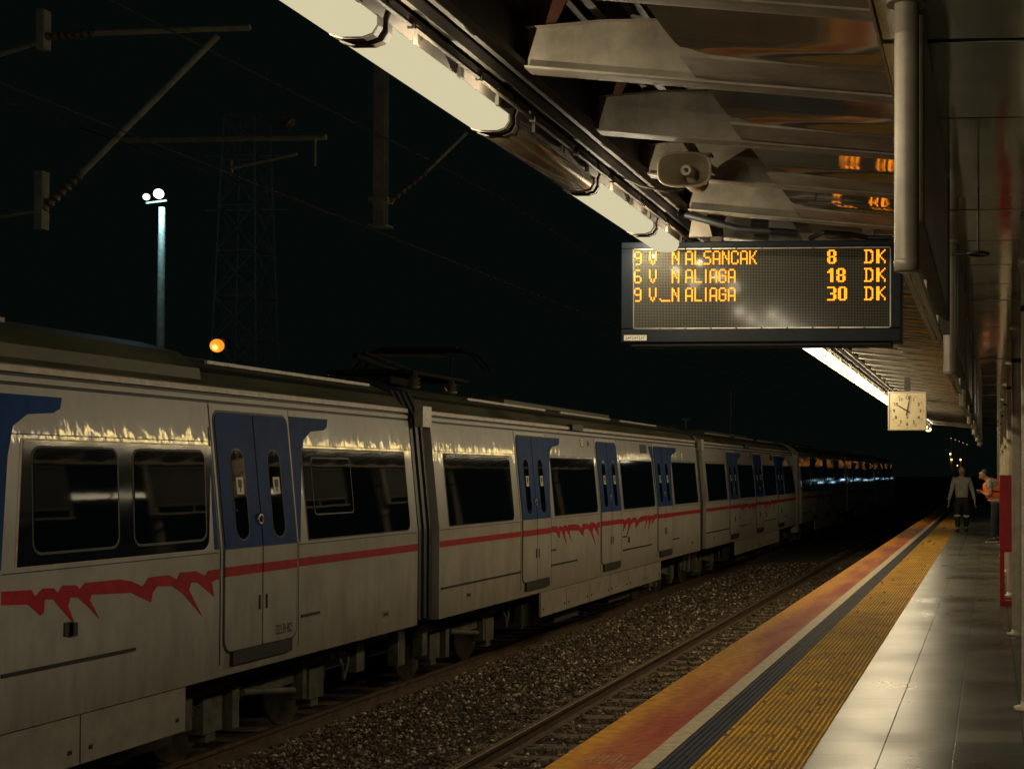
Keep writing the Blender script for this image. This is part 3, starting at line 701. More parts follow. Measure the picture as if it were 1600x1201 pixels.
# conduit clipped along the light row
b = MB(); b.tube((-1.85, -2, 2.985), (-1.85, 34, 2.985), .009, None, 8)
for i in range(56): b.box(-1.862, -1.838, -1.0+.61*i, -.988+.61*i, 2.972, 3.015)
b.build('conduit', 'housing_grey', can)
for i, y in enumerate((0.75, 5.15, 9.55, 13.95, 18.35, 22.75, 27.15, 31.55, 35.95, 40.35, 44.75)):
    b = MB(); b.tube((.28, y, 0.02), (.28, y, 2.95), .078, None, 28); b.lathe([(0,.13),(.015,.13),(.02,.085),(.05,.082)], (.28, y, 0), (.28, y, 1), 28)
    b.lathe([(0,.082),(.03,.086),(.06,.10),(.08,.10)], (.28, y, 2.86), (.28, y, 3), 28)
    b.tube((.28, y, 2.62), (.28, y, 2.66), .083, None, 28, 1)
    if i: b.build('column', ['column_paint', 'rubber'], can)

# hanging signs seen edge-on, each with its end tube
def hanging_sign(y):
    t = thing('hanging_sign', 'x', 'sign', (-.25, y, 2.14), 'edge-on signs hanging from the canopy')
    b = MB(); b.tube((-.245, y, 2.15), (-.245, y, 2.95), .037, None, 20); b.lathe([(0,.030),(.004,.037),(.03,.0385),(.035,.037)], (-.245, y, 2.14), (-.245, y, 3), 20)
    b.tube((-.245, y, 2.925), (-.245, y, 2.95), .06, None, 20); b.build('hanger_tube', 'tube_paint', t)
    b = MB(); b.box(-.262, -.198, y+.09, y+2.45, 2.30, 2.93); b.build('sign_box', 'sign_grey', t, bevel=.012)
    b = MB(); b.box(-.268, -.263, y+.11, y+2.43, 2.32, 2.91); b.build('added_dark_panel', 'canopy_dark', t)  # unseen dark panel added to dim the sign's reflection in the train windows
    b = MB(); b.box(-.268, -.250, y+.06, y+2.5, 2.16, 2.185); b.box(-.238, -.220, y+.06, y+2.5, 2.16, 2.185)
    for k in (.1, 1.2, 2.4): b.box(-.25, -.24, y+k, y+k+.03, 2.17, 2.31)
    b.build('lower_rail', 'column_paint', t)
    b = MB(); b.box(-.232, -.190, y+2.5, y+2.53, 2.20, 2.95); b.box(-.262, -.198, y+.085, y+2.45, 2.285, 2.30); b.build('edge_trim', 'canopy_dark', t)
    return t
h0 = hanging_sign(4.2)
LBL = ['thick pale hanging tube and sign just right of the departure board, nearest of the row', 'slimmer orange-lit hanging tube and edge-on sign behind the nearest one', 'third edge-on hanging sign, its lower end level with the clock',
       'fourth hanging sign of the row, ending just right of the clock', 'fifth hanging sign of the row, small above the men', 'sixth hanging sign of the row', 'seventh hanging sign of the row, farthest of all']
h0['label'] = LBL[0]
for i in range(1, 7):
    c = copy_tree(h0); c.location = (-.25, 4.2+4.4*i, 2.14); c['label'] = LBL[i]
# ring clamp on the ceiling
b = MB(); b.tube((-.19, 7.0, 2.62), (-.10, 7.0, 2.62), .008, None, 8)
pts = [(-.06+.05*math.cos(a), 7.0+.05*math.sin(a), 2.62) for a in [i*PI/8 for i in range(17)]]
b.path(pts, .008, 6); b.tube((-.06, 7.05, 2.62), (-.06, 7.05, 2.95), .006, None, 6)
tag(b.build('ring_bracket', 'canopy_dark'), 'small dark ring bracket under the ceiling beside the hanging signs', 'bracket')

# ------------------------------------------------------------------ light fixtures
def fixture(lit):
    t = thing('strip_light', 'x', 'light', (-1.98, 0, 2.97), 'strip lights along the canopy edge')
    L_ = 1.18
    b = MB()
    pr = [(-.085,.0),(-.095,.03),(-.085,.085),(-.05,.105),(.05,.105),(.085,.085),(.095,.03),(.085,0)]
    b.sweep([(x, z) for x, z in pr], .0, L_)
    for y in (.20, .59, .98):
        for sx in (-1, 1): b.box(min(sx*.090, sx*.104), max(sx*.090, sx*.104), y-.014, y+.014, -.012, .05)
    h = b.build('housing', 'housing_grey', t, local=True)
    b = MB(); pr = [(-.082,.0),(-.082,-.028),(-.066,-.055),(-.035,-.066),(.035,-.066),(.066,-.055),(.082,-.028),(.082,0)]
    n = len(pr)
    rings = []
    for y, s in ((.028,.90),(.034,.96),(.045,1.0),(L_-.045,1.0),(L_-.034,.96),(L_-.028,.90)): rings.append([(x*(.7+.3*s), y, z*s-.002) for x, z in pr])
    vs = [p for r in rings for p in r]
    b.add(vs, [(j*n+i, j*n+(i+1)%n, (j+1)*n+(i+1)%n, (j+1)*n+i) for j in range(5) for i in range(n)], 0, True)
    b.add(vs, [tuple(range(n)), tuple(range(6*n-1, 5*n-1, -1))])
    for ya, yb in ((0, .03), (L_-.03, L_)):
        q = MB(); q.sweep([(x*1.05, z*1.05-.001) for x, z in pr], ya, yb); q.build('end_cap', 'housing_grey', t, local=True)
    b.build('diffuser', 'diffuser_strong' if lit == 'strong' else 'diffuser_warm' if lit == 'warm' else ('diffuser_lit' if lit else 'diffuser_off'), t, local=True)
    if not lit:
        b = MB()
        for x in (-.035, .035): b.tube((x, .08, -.02), (x, L_-.08, -.02), .013, None, 10)
        b.build('tube', 'steel', t, local=True)
    else:
        if lit in (True, 'warm'):
          for k in range(4 if lit is True else 3):
            ld = bpy.data.lights.new('tube_lamp', 'POINT'); ld.energy = TUBE_W*2; ld.color = TUBE_COL; ld.shadow_soft_size = 0.0
            lo = bpy.data.objects.new('tube_lamp', ld); S.collection.objects.link(lo); lo.parent = t; lo.location = (.115 if k in (0, 2) else -.115, .15+.295*k, -.065)
    return t
FL = fixture(True); FU = fixture(False); FS = fixture('strong'); FW = fixture('warm')
P = 1.22; Y0 = 4.42
labels = {-1: 'lit strip light cut by the top edge of the photo, first of the row', 0: 'long lit strip light at top centre, before the unlit one', 1: 'unlit strip light with its bare grey housing, second in view',
          2: 'lit strip light left of the horn loudspeaker, just past the unlit one', 3: 'lit strip light running behind the top left corner of the departure board'}
for i in range(-5, 40):
    y = Y0+P*i
    if i > 19 and i not in (21, 22, 23, 24, 31, 33): continue
    lit = (i != 1)
    if not lit: o = FU
    elif i == -5: o = FL
    elif 5 <= i <= 9: o = copy_tree(FS)
    elif i == 10: o = FW
    elif i > 10: o = copy_tree(FW)
    else: o = copy_tree(FL)
    o.location = (-1.98, y, 2.97)
    if i in labels: o['label'] = labels[i]
    elif i < -1: o['label'] = 'lit strip light over the near platform, outside the picture'
    elif i < 11: o['label'] = 'lit strip light of the row hidden behind the departure board'
    elif i < 20: o['label'] = 'lit strip light in the unbroken run between the departure board and the clock'
    else: o['label'] = 'tiny strip light at the far canopy end, by the lower right corner of the clock'
for y in (9.6, 23.9, 25.1, 27.2, 29.4, 30.7, 32.0):  # the nearest one is added, unseen, to light the sign faces and columns
    o = FS if y == 32.0 else copy_tree(FS)
    o.location = (2.45, y, 2.97); o['label'] = 'lit strip light over the far side of the platform, out of view'; o['group'] = 'strip lights over the other platform side'

# ------------------------------------------------------------------ departure board
bd = thing('departure_board', 'black hanging departure board with three lines of amber dot text', 'board', (-1.395, 8.7, 2.34))
b = MB(); b.box(-2.255, -.540, 8.70, 8.90, 2.350, 2.965, 0); b.box(-2.255, -.540, 8.675, 8.70, 2.925, 2.965); b.box(-2.255, -.540, 8.675, 8.70, 2.350, 2.432)
b.box(-2.255, -2.180, 8.675, 8.70, 2.432, 2.925); b.box(-.604, -.540, 8.675, 8.70, 2.432, 2.925); b.box(-2.20, -.60, 8.70, 8.86, 2.325, 2.350)
b.build('housing', 'black_case', bd, bevel=.006)
b = MB(); b.box(-2.180, -.604, 8.686, 8.6985, 2.432, 2.925)
scr = b.build('screen', 'led_screen', bd)
b = MB()
for z in (2.436, 2.921): b.box(-2.178, -.606, 8.678, 8.686, z-.003, z+.003)
for x in (-2.178, -.606): b.box(x-.003, x+.003, 8.678, 8.686, 2.436, 2.921)
for k in range(11):
    for z in (2.436, 2.921): b.ball((-2.17+k*.156, 8.676, z), .0055, 0, 8, 5)
b.build('screen_trim', 'steel', bd)
def stretch(g):
    g = list(g); return [g[0], g[1], g[1], g[2], g[3], g[4], g[5], g[5], g[6]]
GL6 = {'8':["011110","110011","110011","110011","011110","110011","110011","110011","011110"],'1':["00110","01110","11110","00110","00110","00110","00110","00110","00110"],
 '3':["111110","000011","000011","000011","001110","000011","000011","000011","111110"],'0':["011110","110011","110011","110011","110011","110011","110011","110011","011110"],
 'D':["111110","010011","010001","010001","010001","010001","010001","010011","111110"],'K':["110001","110010","110100","111000","111000","110100","110010","110001","110001"]}
led = MB(); PX = .00935
def dot(c, r):
    x = -2.178+(c+.5)*PX; z = 2.918-(r+.5)*PX; q = PX*.52
    n = 8; vs = [(x+q*math.cos(2*PI*i/n), 8.683, z+q*math.sin(2*PI*i/n)) for i in range(n)]+[(x, 8.680, z)]
    led.add(vs, [((i+1)%n, i, n) for i in range(n)])
def word(txt, c, r, font6=False, adv=None):
    for ch in txt:
        g = GL6[ch] if font6 else stretch(GL5[ch])
        for j, row in enumerate(g):
            for i, t in enumerate(row):
                if t == '1': dot(c+i, r+j)
        c += len(g[0])+(adv or 1)
for r, num, name, mins in ((1, '9', 'ALSANCAK', '8'), (13, '6', 'ALIAGA', '18'), (25, '9', 'ALIAGA', '30')):
    word(num, 0, r); word('V', 10, r); word('N', 25, r); word(name, 34, r); word(mins, 127, r, True); word('DK', 151, r, True, 2)
    if r == 25:
        for c in range(18, 24): dot(c, r+8)
        dot(17, r+7)
led.build('amber_text', 'led_amber', bd)
b = MB(); b.box(-2.235, -2.095, 8.671, 8.675, 2.362, 2.395, 0)
rnd = random.Random(2); x = -2.222
for ch in range(9):        # the maker's small nameplate, unreadable at this size
    b.box(x, x+.003, 8.670, 8.671, 2.369, 2.388, 1); b.box(x, x+.009, 8.670, 8.671, 2.369+.008*(ch % 3), 2.372+.008*(ch % 3), 1); x += .0135
b.build('nameplate', ['sticker', 'ink'], bd)
for x in (-1.69, -.75): b = MB(); b.box(x-.035, x+.035, 8.78, 8.83, 2.965, 3.40, 0); b.build('hanger', 'canopy_paint', bd)
FQ = [(0,1,2,3),(7,6,5,4),(0,4,5,1),(1,5,6,2),(2,6,7,3),(3,7,4,0)]
b = MB(); b.add([(-1.36,8.76,2.965),(-1.14,8.76,2.965),(-1.30,8.76,3.25),(-1.36,8.76,3.25),(-1.36,8.78,2.965),(-1.14,8.78,2.965),(-1.30,8.78,3.25),(-1.36,8.78,3.25)], FQ); b.build('bracket_plate', 'canopy_dark', bd)
b = MB(); b.add([(-1.80,8.5,2.965),(-1.66,8.5,2.965),(-1.72,8.5,3.20),(-1.76,8.5,3.20),(-1.80,8.54,2.965),(-1.66,8.54,2.965),(-1.72,8.54,3.20),(-1.76,8.54,3.20)], FQ); b.build('bracket_plate', 'canopy_paint', bd)
b = MB(); b.path([(-1.85,8.45,3.10),(-1.70,8.45,3.06),(-1.50,8.45,3.00),(-1.3,8.45,2.985),(-1.15,8.5,2.98)], .022, 8)
b.path([(-1.1,8.75,2.99),(-1.0,8.6,3.0),(-.85,8.7,3.005),(-.75,8.75,2.99),(-.6,8.75,2.99)], .016, 8); b.build('cable', 'rubber', bd)

# ------------------------------------------------------------------ loudspeaker horn
hs = thing('horn_loudspeaker', 'cream horn loudspeaker hanging under the canopy beams', 'loudspeaker', (-1.507, 7.0, 3.048))
b = MB(); c = Vector((-1.507, 7.0, 3.048))
def sup(w, h, y, n=36, e=3.2):
    o = []
    for i in range(n):
        a = 2*PI*i/n; ca, sa = math.cos(a), math.sin(a)
        o.append((c.x+w*math.copysign(abs(ca)**(2/e), ca), y, c.z+h*math.copysign(abs(sa)**(2/e), sa)))
    return o
rings = [sup(.135,.088,7.0), sup(.128,.082,6.992), sup(.122,.077,7.0), sup(.105,.064,7.05), sup(.075,.045,7.11,e=2.6), sup(.04,.035,7.17,e=2.1), sup(.038,.034,7.22,e=2)]
n = 36; vs = [p for r in rings for p in r]
b.add(vs, [(j*n+i, (j+1)*n+i, (j+1)*n+(i+1)%n, j*n+(i+1)%n) for j in range(6) for i in range(n)]+[tuple(range(6*n, 7*n))], 0, True)
outer = [sup(.135,.088,7.0), sup(.132,.086,7.02), sup(.112,.070,7.06), sup(.085,.055,7.12,e=2.6), sup(.06,.055,7.18,e=2.1), sup(.06,.055,7.32,e=2)]
vs = [p for r in outer for p in r]
b.add(vs, [(j*n+i, j*n+(i+1)%n, (j+1)*n+(i+1)%n, (j+1)*n+i) for j in range(5) for i in range(n)]+[tuple(range(6*n-1, 5*n-1, -1))], 0, True)
b.build('horn', 'horn_plastic', hs)
b = MB(); b.lathe([(0,.020),(.01,.028),(.10,.026),(.12,.02)], (c.x+.0, 7.05, c.z+.005), (c.x+.0, 7.3, c.z+.03), 16, 0); b.tube((c.x, 7.038, c.z+.004), (c.x, 7.05, c.z+.004), .026, None, 18, 1); b.box(c.x-.010, c.x+.012, 7.036, 7.0385, c.z+.004, c.z+.014, 2); b.box(c.x-.004, c.x+.012, 7.036, 7.0385, c.z-.006, c.z+.004, 2); b.build('driver', ['horn_plastic','sticker','ink'], hs)
b = MB(); b.box(c.x+.015, c.x+.05, 7.24, 7.27, c.z+.04, 3.17); b.box(c.x-.05, c.x+.09, 7.22, 7.29, 3.165, 3.18); b.path([(c.x-.06,7.26,c.z-.05),(c.x-.14,7.2,c.z-.07),(c.x-.25,7.15,c.z-.05),(c.x-.33,7.1,c.z-.02)], .005, 6); b.build('bracket', 'canopy_dark', hs)

# ------------------------------------------------------------------ clock
ck = thing('platform_clock', 'square cream station clock hanging from the canopy, showing one minute past ten', 'clock', (-1.305, 22.5, 2.23))
cx, cz = -1.305, 2.532; R = .302
b = MB(); b.box(cx-R, cx+R, 22.5, 22.62, cz-R, cz+R); 
for q in ((cx-R, cx-R+.022, cz-R, cz+R), (cx+R-.022, cx+R, cz-R, cz+R), (cx-R+.022, cx+R-.022, cz-R, cz-R+.022), (cx-R+.022, cx+R-.022, cz+R-.022, cz+R)): b.box(q[0], q[1], 22.478, 22.5, q[2], q[3])
b.build('case', 'clock_case', ck, bevel=.004)
b = MB(); b.box(cx-R+.022, cx+R-.022, 22.494, 22.4985, cz-R+.022, cz+R-.022); b.build('face', 'clock_face', ck)
b = MB()
def quad(cxx, czz, ang, r0, r1, w0, w1, y, m=0):
    dx, dz = math.sin(ang), math.cos(ang); px, pz = dz, -dx
    vs = []
    for yy in (y, y+.004):
        vs += [(cxx+dx*r0-px*w0, yy, czz+dz*r0-pz*w0),(cxx+dx*r0+px*w0, yy, czz+dz*r0+pz*w0),(cxx+dx*r1+px*w1, yy, czz+dz*r1+pz*w1),(cxx+dx*r1-px*w1, yy, czz+dz*r1-pz*w1)]
    b.add(vs, [(0,1,2,3),(7,6,5,4),(0,4,5,1),(1,5,6,2),(2,6,7,3),(3,7,4,0)], m)
for k in range(60): quad(cx, cz, k*PI/30, .255 if k % 5 else .250, .262 if k % 5 else .270, .002 if k % 5 else .0045, .002 if k % 5 else .0045, 22.489)
b.build('minute_marks', 'ink', ck)
for k in range(1, 13):
    cu = bpy.data.curves.new('numeral', 'FONT'); cu.body = str(k); cu.size = .072; cu.align_x = 'CENTER'; cu.align_y = 'CENTER'; cu.extrude = .001; cu.offset = .0012
    o = bpy.data.objects.new('numeral', cu); S.collection.objects.link(o)
    dg = bpy.context.evaluated_depsgraph_get(); me = bpy.data.meshes.new_from_object(o.evaluated_get(dg)); bpy.data.objects.remove(o)
    me.name = 'numeral'; me.materials.clear(); me.materials.append(MATS['ink']); o = bpy.data.objects.new('numeral', me); S.collection.objects.link(o); o.parent = ck
    a = k*PI/6; rr_ = .207; o.rotation_euler = (PI/2, 0, 0); o.location = (rr_*math.sin(a), -.009, (cz-2.23)+rr_*math.cos(a))
b = MB(); quad(cx, cz, math.radians(300.5), -.05, .165, .011, .009, 22.484); b.build('hour_hand', 'ink', ck)
b = MB(); quad(cx, cz, math.radians(11), -.07, .245, .010, .006, 22.480); b.tube((cx, 22.479, cz), (cx, 22.484, cz), .014, None, 12); b.build('minute_hand', 'ink', ck)
b = MB(); quad(cx, cz-.098, 0, -.014, .014, .012, .012, 22.4895); b.box(cx-.006, cx+.006, 22.4885, 22.4895, cz-.104, cz-.092, 1); b.build('emblem', ['ink','clock_face'], ck)
b = MB(); b.box(cx-.045, cx+.045, 22.53, 22.59, cz+R, 3.10); b.build('hanger', 'canopy_dark', ck)

# ------------------------------------------------------------------ red hose cabinet stand
rc = thing('red_cabinet', 'red enamelled cabinet on an open red leg frame beside the column', 'cabinet', (.28, 17.05, 0))
b = MB(); b.box(.105, .62, 16.98, 17.18, .63, 1.535); b.build('cabinet_box', 'red_enamel', rc, bevel=.006)
b = MB(); b.box(.135, .59, 16.972, 16.979, .66, 1.505); b.build('cabinet_door', 'red_enamel', rc, bevel=.003)
b = MB()
for x in (.105, .565): b.box(x, x+.055, 16.98, 17.03, 0, .63)
b.box(.16, .565, 16.98, 17.03, .0, .06); b.box(.16, .565, 16.985, 17.02, .075, .095); b.build('leg_frame', 'red_enamel', rc, bevel=.004)

# ================================================================== PEOPLE
def skin_mesh(name, pts, edges, m, parent, sub=2, root=0):
    me = bpy.data.meshes.new(name); me.from_pydata([p[:3] for p in pts], edges, []); me.update()
    me.materials.append(MATS[m]); o = bpy.data.objects.new(name, me); S.collection.objects.link(o); o.parent = parent
    md = o.modifiers.new('skin', 'SKIN'); md.use_smooth_shade = True
    if me.skin_vertices:
        sv = me.skin_vertices[0].data
        for i, p in enumerate(pts):
            r = p[3]; sv[i].radius = (r, r) if not isinstance(r, tuple) else r
        sv[root].use_root = True
    ss = o.modifiers.new('sub', 'SUBSURF'); ss.levels = sub; ss.render_levels = sub
    return o
def chain(pts, edges, start, seq):
    prev = start
    for p in seq:
        pts.append(p); edges.append((prev, len(pts)-1)) if prev is not None else None
        prev = len(pts)-1
    return prev
def hand(pts, edges, wrist_i, w, d, side, fr, curl=.35):
    """palm and five fingers; w = wrist, d = pointing direction, side = thumb direction"""
    w = Vector(w); d = Vector(d).normalized(); side = Vector(side).normalized(); nrm = d.cross(side).normalized()
    palm = chain(pts, edges, wrist_i, [(*(w+d*.05), (.034, .020)), (*(w+d*.085), (.036, .018))])
    for k, (off, ln) in enumerate(((-.028,.062),(-.009,.078),(.010,.084),(.028,.074))):
        p = w+d*.085+side*off; q = p+d*ln*.5+nrm*fr*ln*.1; r = q+(d*(1-curl)+nrm*fr*curl).normalized()*ln*.5
        chain(pts, edges, palm, [(*(p+d*.02), .010), (*q, .009), (*r, .007)])
    t = w+d*.035+side*.035
    chain(pts, edges, palm-1, [(*(t+d*.01), .011), (*(t+d*.045+side*.018+nrm*fr*.01), .009)])

# man walking towards the camera
pm_ = thing('person', 'balding man in grey jumper and dark trousers with pale knee bands walking up the platform', 'person', (-.772, 38.6, 0))
pts = [(0,0,.94,(.165,.11))]; ed = []
ch_ = chain(pts, ed, 0, [(0,.0,1.08,(.16,.115)), (0,.0,1.24,(.17,.12)), (0,0,1.38,(.17,.105)), (0,-.005,1.46,(.085,.075)), (0,-.03,1.52,(.055,.06)), (0,-.055,1.60,(.074,.092)), (0,-.05,1.68,(.078,.10)), (0,-.035,1.74,(.055,.075))])
nose = chain(pts, ed, ch_-2, [(0,-.155,1.605,.012)])
for s in (-1, 1): chain(pts, ed, ch_-2, [(s*.085,-.05,1.63,(.012,.02))])
for s in (-1, 1):
    w = (s*.345, -.05+.02*s, .80)
    e_ = chain(pts, ed, 3, [(s*.195,0,1.40,.062), (s*.27,.03,1.13,.048), (s*.335,-.02+.01*s,.90,.034), (*w,.026)])
    hand(pts, ed, e_, w, (s*.10,-.05,-1), (-s*.15,-1,0), -s)
for s, fy in ((-1,-.20),(1,.16)):
    chain(pts, ed, 0, [(s*.10,0,.84,.095), (s*.115,fy*.55-.02,.48,.062), (s*.11,fy,.12,.042), (s*.115,fy-.02,.055,.042), (s*.12,fy-.15,.035,.035)])
skin_mesh('body', pts, ed, 'skin', pm_)
pts = [(0,0,.86,(.195,.145))]; ed = []
k = chain(pts, ed, 0, [(0,0,1.06,(.195,.145)), (0,0,1.22,(.20,.14)), (0,0,1.36,(.195,.125)), (0,0,1.45,(.10,.085)), (0,-.01,1.485,(.07,.07))])
for s in (-1, 1): chain(pts, ed, 3, [(s*.205,0,1.40,.078), (s*.275,.03,1.13,.064), (s*.335,-.02+.01*s,.90,.048), (s*.343,-.045+.02*s,.84,.042)])
skin_mesh('jumper', pts, ed, 'jumper', pm_)
pts = [(0,0,1.0,(.175,.125))]; ed = []
chain(pts, ed, 0, [(0,0,.88,(.185,.13))])
for s, fy in ((-1,-.20),(1,.16)):
    chain(pts, ed, 1, [(s*.105,0,.78,.115), (s*.12,fy*.45-.02,.50,.095), (s*.115,fy*.9,.22,.075), (s*.112,fy,.11,.07)])
skin_mesh('trousers', pts, ed, 'dark_cloth', pm_)
for s, fy in ((-1,-.20),(1,.16)):
    pts = [(s*.118, fy*.5-.022, .49, (.122,.122))]; ed = []; chain(pts, ed, 0, [(s*.117, fy*.6-.02, .36, (.116,.116))]); skin_mesh('knee_band', pts, ed, 'reflector', pm_, 1)
    pts = [(s*.112, fy+.03, .06, (.052,.055))]; ed = []; chain(pts, ed, 0, [(s*.114, fy-.05, .052, (.055,.05)), (s*.12, fy-.17, .038, (.05,.034))]); skin_mesh('shoe', pts, ed, 'shoe', pm_)
b = MB()
for s in (-1, 1): b.ball((s*.032,-.143,1.645), .010, 0, 8, 6)
b.ball((0,-.142,1.565), .022, 0, 10, 6, (1,.4,.25)); b.build('face_detail', 'ink', pm_, local=True)
pts = [(-.084,-.02,1.64,(.014,.03))]; ed = []; chain(pts, ed, 0, [(-.06,.045,1.66,(.03,.05)), (0,.06,1.665,(.04,.05)), (.06,.045,1.66,(.03,.05)), (.084,-.02,1.64,(.014,.03))]); skin_mesh('hair', pts, ed, 'hair', pm_)

# man in orange vest, bent over something in his hands, facing left
pv = thing('person', 'man in orange hi-vis vest and dark jeans looking down behind the red cabinet', 'person', (.03, 32.9, 0))
pts = [(.08,0,.92,(.13,.16))]; ed = []
k = chain(pts, ed, 0, [(.07,0,1.06,(.13,.16)), (.03,0,1.22,(.13,.165)), (-.04,0,1.36,(.115,.16)), (-.10,0,1.42,(.07,.075)), (-.15,0,1.455,(.055,.055)), (-.215,0,1.49,(.09,.075)), (-.225,0,1.56,(.085,.075)), (-.20,0,1.60,(.055,.05))])
chain(pts, ed, k-2, [(-.305,0,1.455,.012)])
for s in (-1, 1):
    chain(pts, ed, k-2, [(-.20,s*.085,1.52,(.02,.012))])
    w = (-.20, s*.05, 1.12)
    e_ = chain(pts, ed, 3, [(-.05,s*.195,1.35,.058), (-.03,s*.235,1.08,.050), (-.12,s*.15,1.07,.038), (*w,.026)])
    hand(pts, ed, e_, w, (-1,-s*.3,.25), (0,-s*.3,1), s*1.0)
for s, fx in ((-1,-.03),(1,.10)):
    chain(pts, ed, 0, [(.08,s*.10,.84,.092), (.06+fx*.5,s*.12,.48,.062), (.08+fx,s*.12,.12,.042), (.07+fx,s*.12,.055,.042), (-.06+fx,s*.13,.035,.034)])
skin_mesh('body', pts, ed, 'skin', pv)
pts = [(.08,0,.93,(.16,.19))]; ed = []
chain(pts, ed, 0, [(.07,0,1.06,(.155,.19)), (.03,0,1.22,(.155,.195)), (-.03,0,1.35,(.14,.19)), (-.08,0,1.415,(.085,.10))])
for s in (-1, 1): chain(pts, ed, 3, [(-.05,s*.20,1.36,.072), (-.06,s*.225,1.20,.062)])
skin_mesh('shirt', pts, ed, 'shirt', pv)
pts = [(.06,0,.965,(.185,.205))]; ed = []
chain(pts, ed, 0, [(.045,0,1.08,(.19,.215)), (.005,0,1.22,(.19,.235)), (-.04,0,1.34,(.165,.215)), (-.07,0,1.41,(.12,.15))])
skin_mesh('vest', pts, ed, 'hivis', pv)
b = MB(); b.lathe([(0,.182),(.035,.182)], (.055,0,1.13), (.055,0,2), 24); b.build('vest_band', 'shoe', pv, local=True)
bb = MB(); bb.lathe([(0,.184),(.03,.184)], (.08,0,.93), (.08,0,2), 24); bb.build('vest_hem', 'reflector', pv, local=True)
pts = [(.08,0,.95,(.15,.18))]; ed = []
chain(pts, ed, 0, [(.08,0,.87,(.15,.18))])
for s, fx in ((-1,-.03),(1,.10)): chain(pts, ed, 1, [(.08,s*.105,.78,.11), (.06+fx*.5,s*.12,.48,.085), (.08+fx,s*.12,.18,.072), (.08+fx,s*.12,.10,.07)])
skin_mesh('jeans', pts, ed, 'denim', pv)
for s, fx in ((-1,-.03),(1,.10)):
    pts = [(.11+fx, s*.12, .06, (.05,.05))]; ed = []; chain(pts, ed, 0, [(.02+fx, s*.125, .052, (.05,.05)), (-.09+fx, s*.13, .036, (.032,.05))]); skin_mesh('shoe', pts, ed, 'shoe', pv)
    bb = MB(); bb.box(-.13+fx, .15+fx, s*.127-.045, s*.127+.045, .0, .018); bb.build('shoe_sole', 'reflector', pv, bevel=.006, local=True)
pts = [(-.13,0,1.545,(.06,.075))]; ed = []; chain(pts, ed, 0, [(-.165,0,1.60,(.07,.075)), (-.235,0,1.615,(.05,.065))]); skin_mesh('hair', pts, ed, 'hair', pv)
ph = MB(); ph.box(-.35, -.27, -.07, .07, 1.145, 1.157); o = ph.build('notebook', 'dark_cloth', None, local=True); o.location = (.03, 32.9, 0); tag(o, 'small dark notebook in the hands of the man in the orange vest', 'notebook')

# ================================================================== OVERHEAD LINE, LAMPS, FAR THINGS
def insul(b, p, q, m=1, n=7, r=.085):
    p = Vector(p); q = Vector(q); L_ = (q-p).length; pr = [(0,.03)]
    for i in range(n):
        t = L_*(i+.3)/n; pr += [(t,.03),(t+.01,r),(t+.03,r*.9),(t+.04,.03)]
    pr.append((L_,.03)); b.lathe(pr, p, q, 12, m)
mp_ = thing('catenary_mast', 'steel drop post with an insulated arm hanging between the train and the canopy', 'mast', (-9.75, 22.5, 5.45))
b = MB(); b.box(-9.84, -9.66, 22.42, 22.435, 5.52, 12); b.box(-9.84, -9.66, 22.565, 22.58, 5.52, 12); b.box(-9.76, -9.74, 22.435, 22.565, 5.52, 12); b.box(-9.90, -9.60, 22.36, 22.64, 5.49, 5.52)
b.box(-9.90, -9.59, 22.38, 22.62, 5.88, 5.96); b.build('post', 'galvanised', mp_)
b = MB(); insul(b, (-9.60,22.5,5.90), (-9.0,22.5,6.38), r=.06); b.tube((-9.0,22.5,6.38), (-8.35,22.5,7.0), .03, None, 10, 0); b.build('cantilever', ['galvanised','ceramic'], mp_)
def cantilever(label, x, y, z, s=1.0, lower=True):
    t = thing('cantilever', label, 'cantilever', (x, y, z))
    b = MB()
    if lower:
        b.box(x-.04, x+.04, y-.06, y+.06, z-.25, z+.35); insul(b, (x,y,z-.05), (x+.42,y,z+.33), r=.055); b.tube((x+.42,y,z+.33), (x+1.86,y,z+1.74), .032, None, 10)
        b.tube((x+.56,y,z+1.79), (x+2.2,y,z+1.82), .030, None, 10); b.box(x-.04, x+.04, y-.06, y+.06, z+1.62, z+2.03); insul(b, (x,y,z+1.76), (x+.56,y,z+1.79), r=.045)
        b.tube((x-.9,y,z+1.45), (x,y,z+1.72), .025, None, 8); b.tube((x-.9,y,z-.18), (x,y,z-.05), .02, None, 8)
    else:
        b.tube((x,y,z), (x+2.9,y,z), .04, None, 10); b.tube((x+1.6,y,z-.40), (x+2.5,y,z-.22), .025, None, 8); b.tube((x+2.75,y,z), (x+2.75,y,z-.38), .02, None, 8); b.tube((x+1.6,y,z-.5), (x+1.6,y,z-.3), .025, None, 8)
    b.build('arm', ['galvanised','ceramic'], t)
cantilever('long slanting insulated catenary arm at the upper left', -9.83, 14.4, 4.33)
cantilever('thin horizontal catenary arm left of the drop post', -11.8, 18.8, 6.06, 1.0, False)
b = MB(); insul(b, (-9.23, 18.3, 6.20), (-9.11, 18.3, 6.10), 1, 2, .10); tag(b.build('glass_insulator', 'ceramic'), 'small round glass insulator hanging above the thin catenary arm', 'insulator')
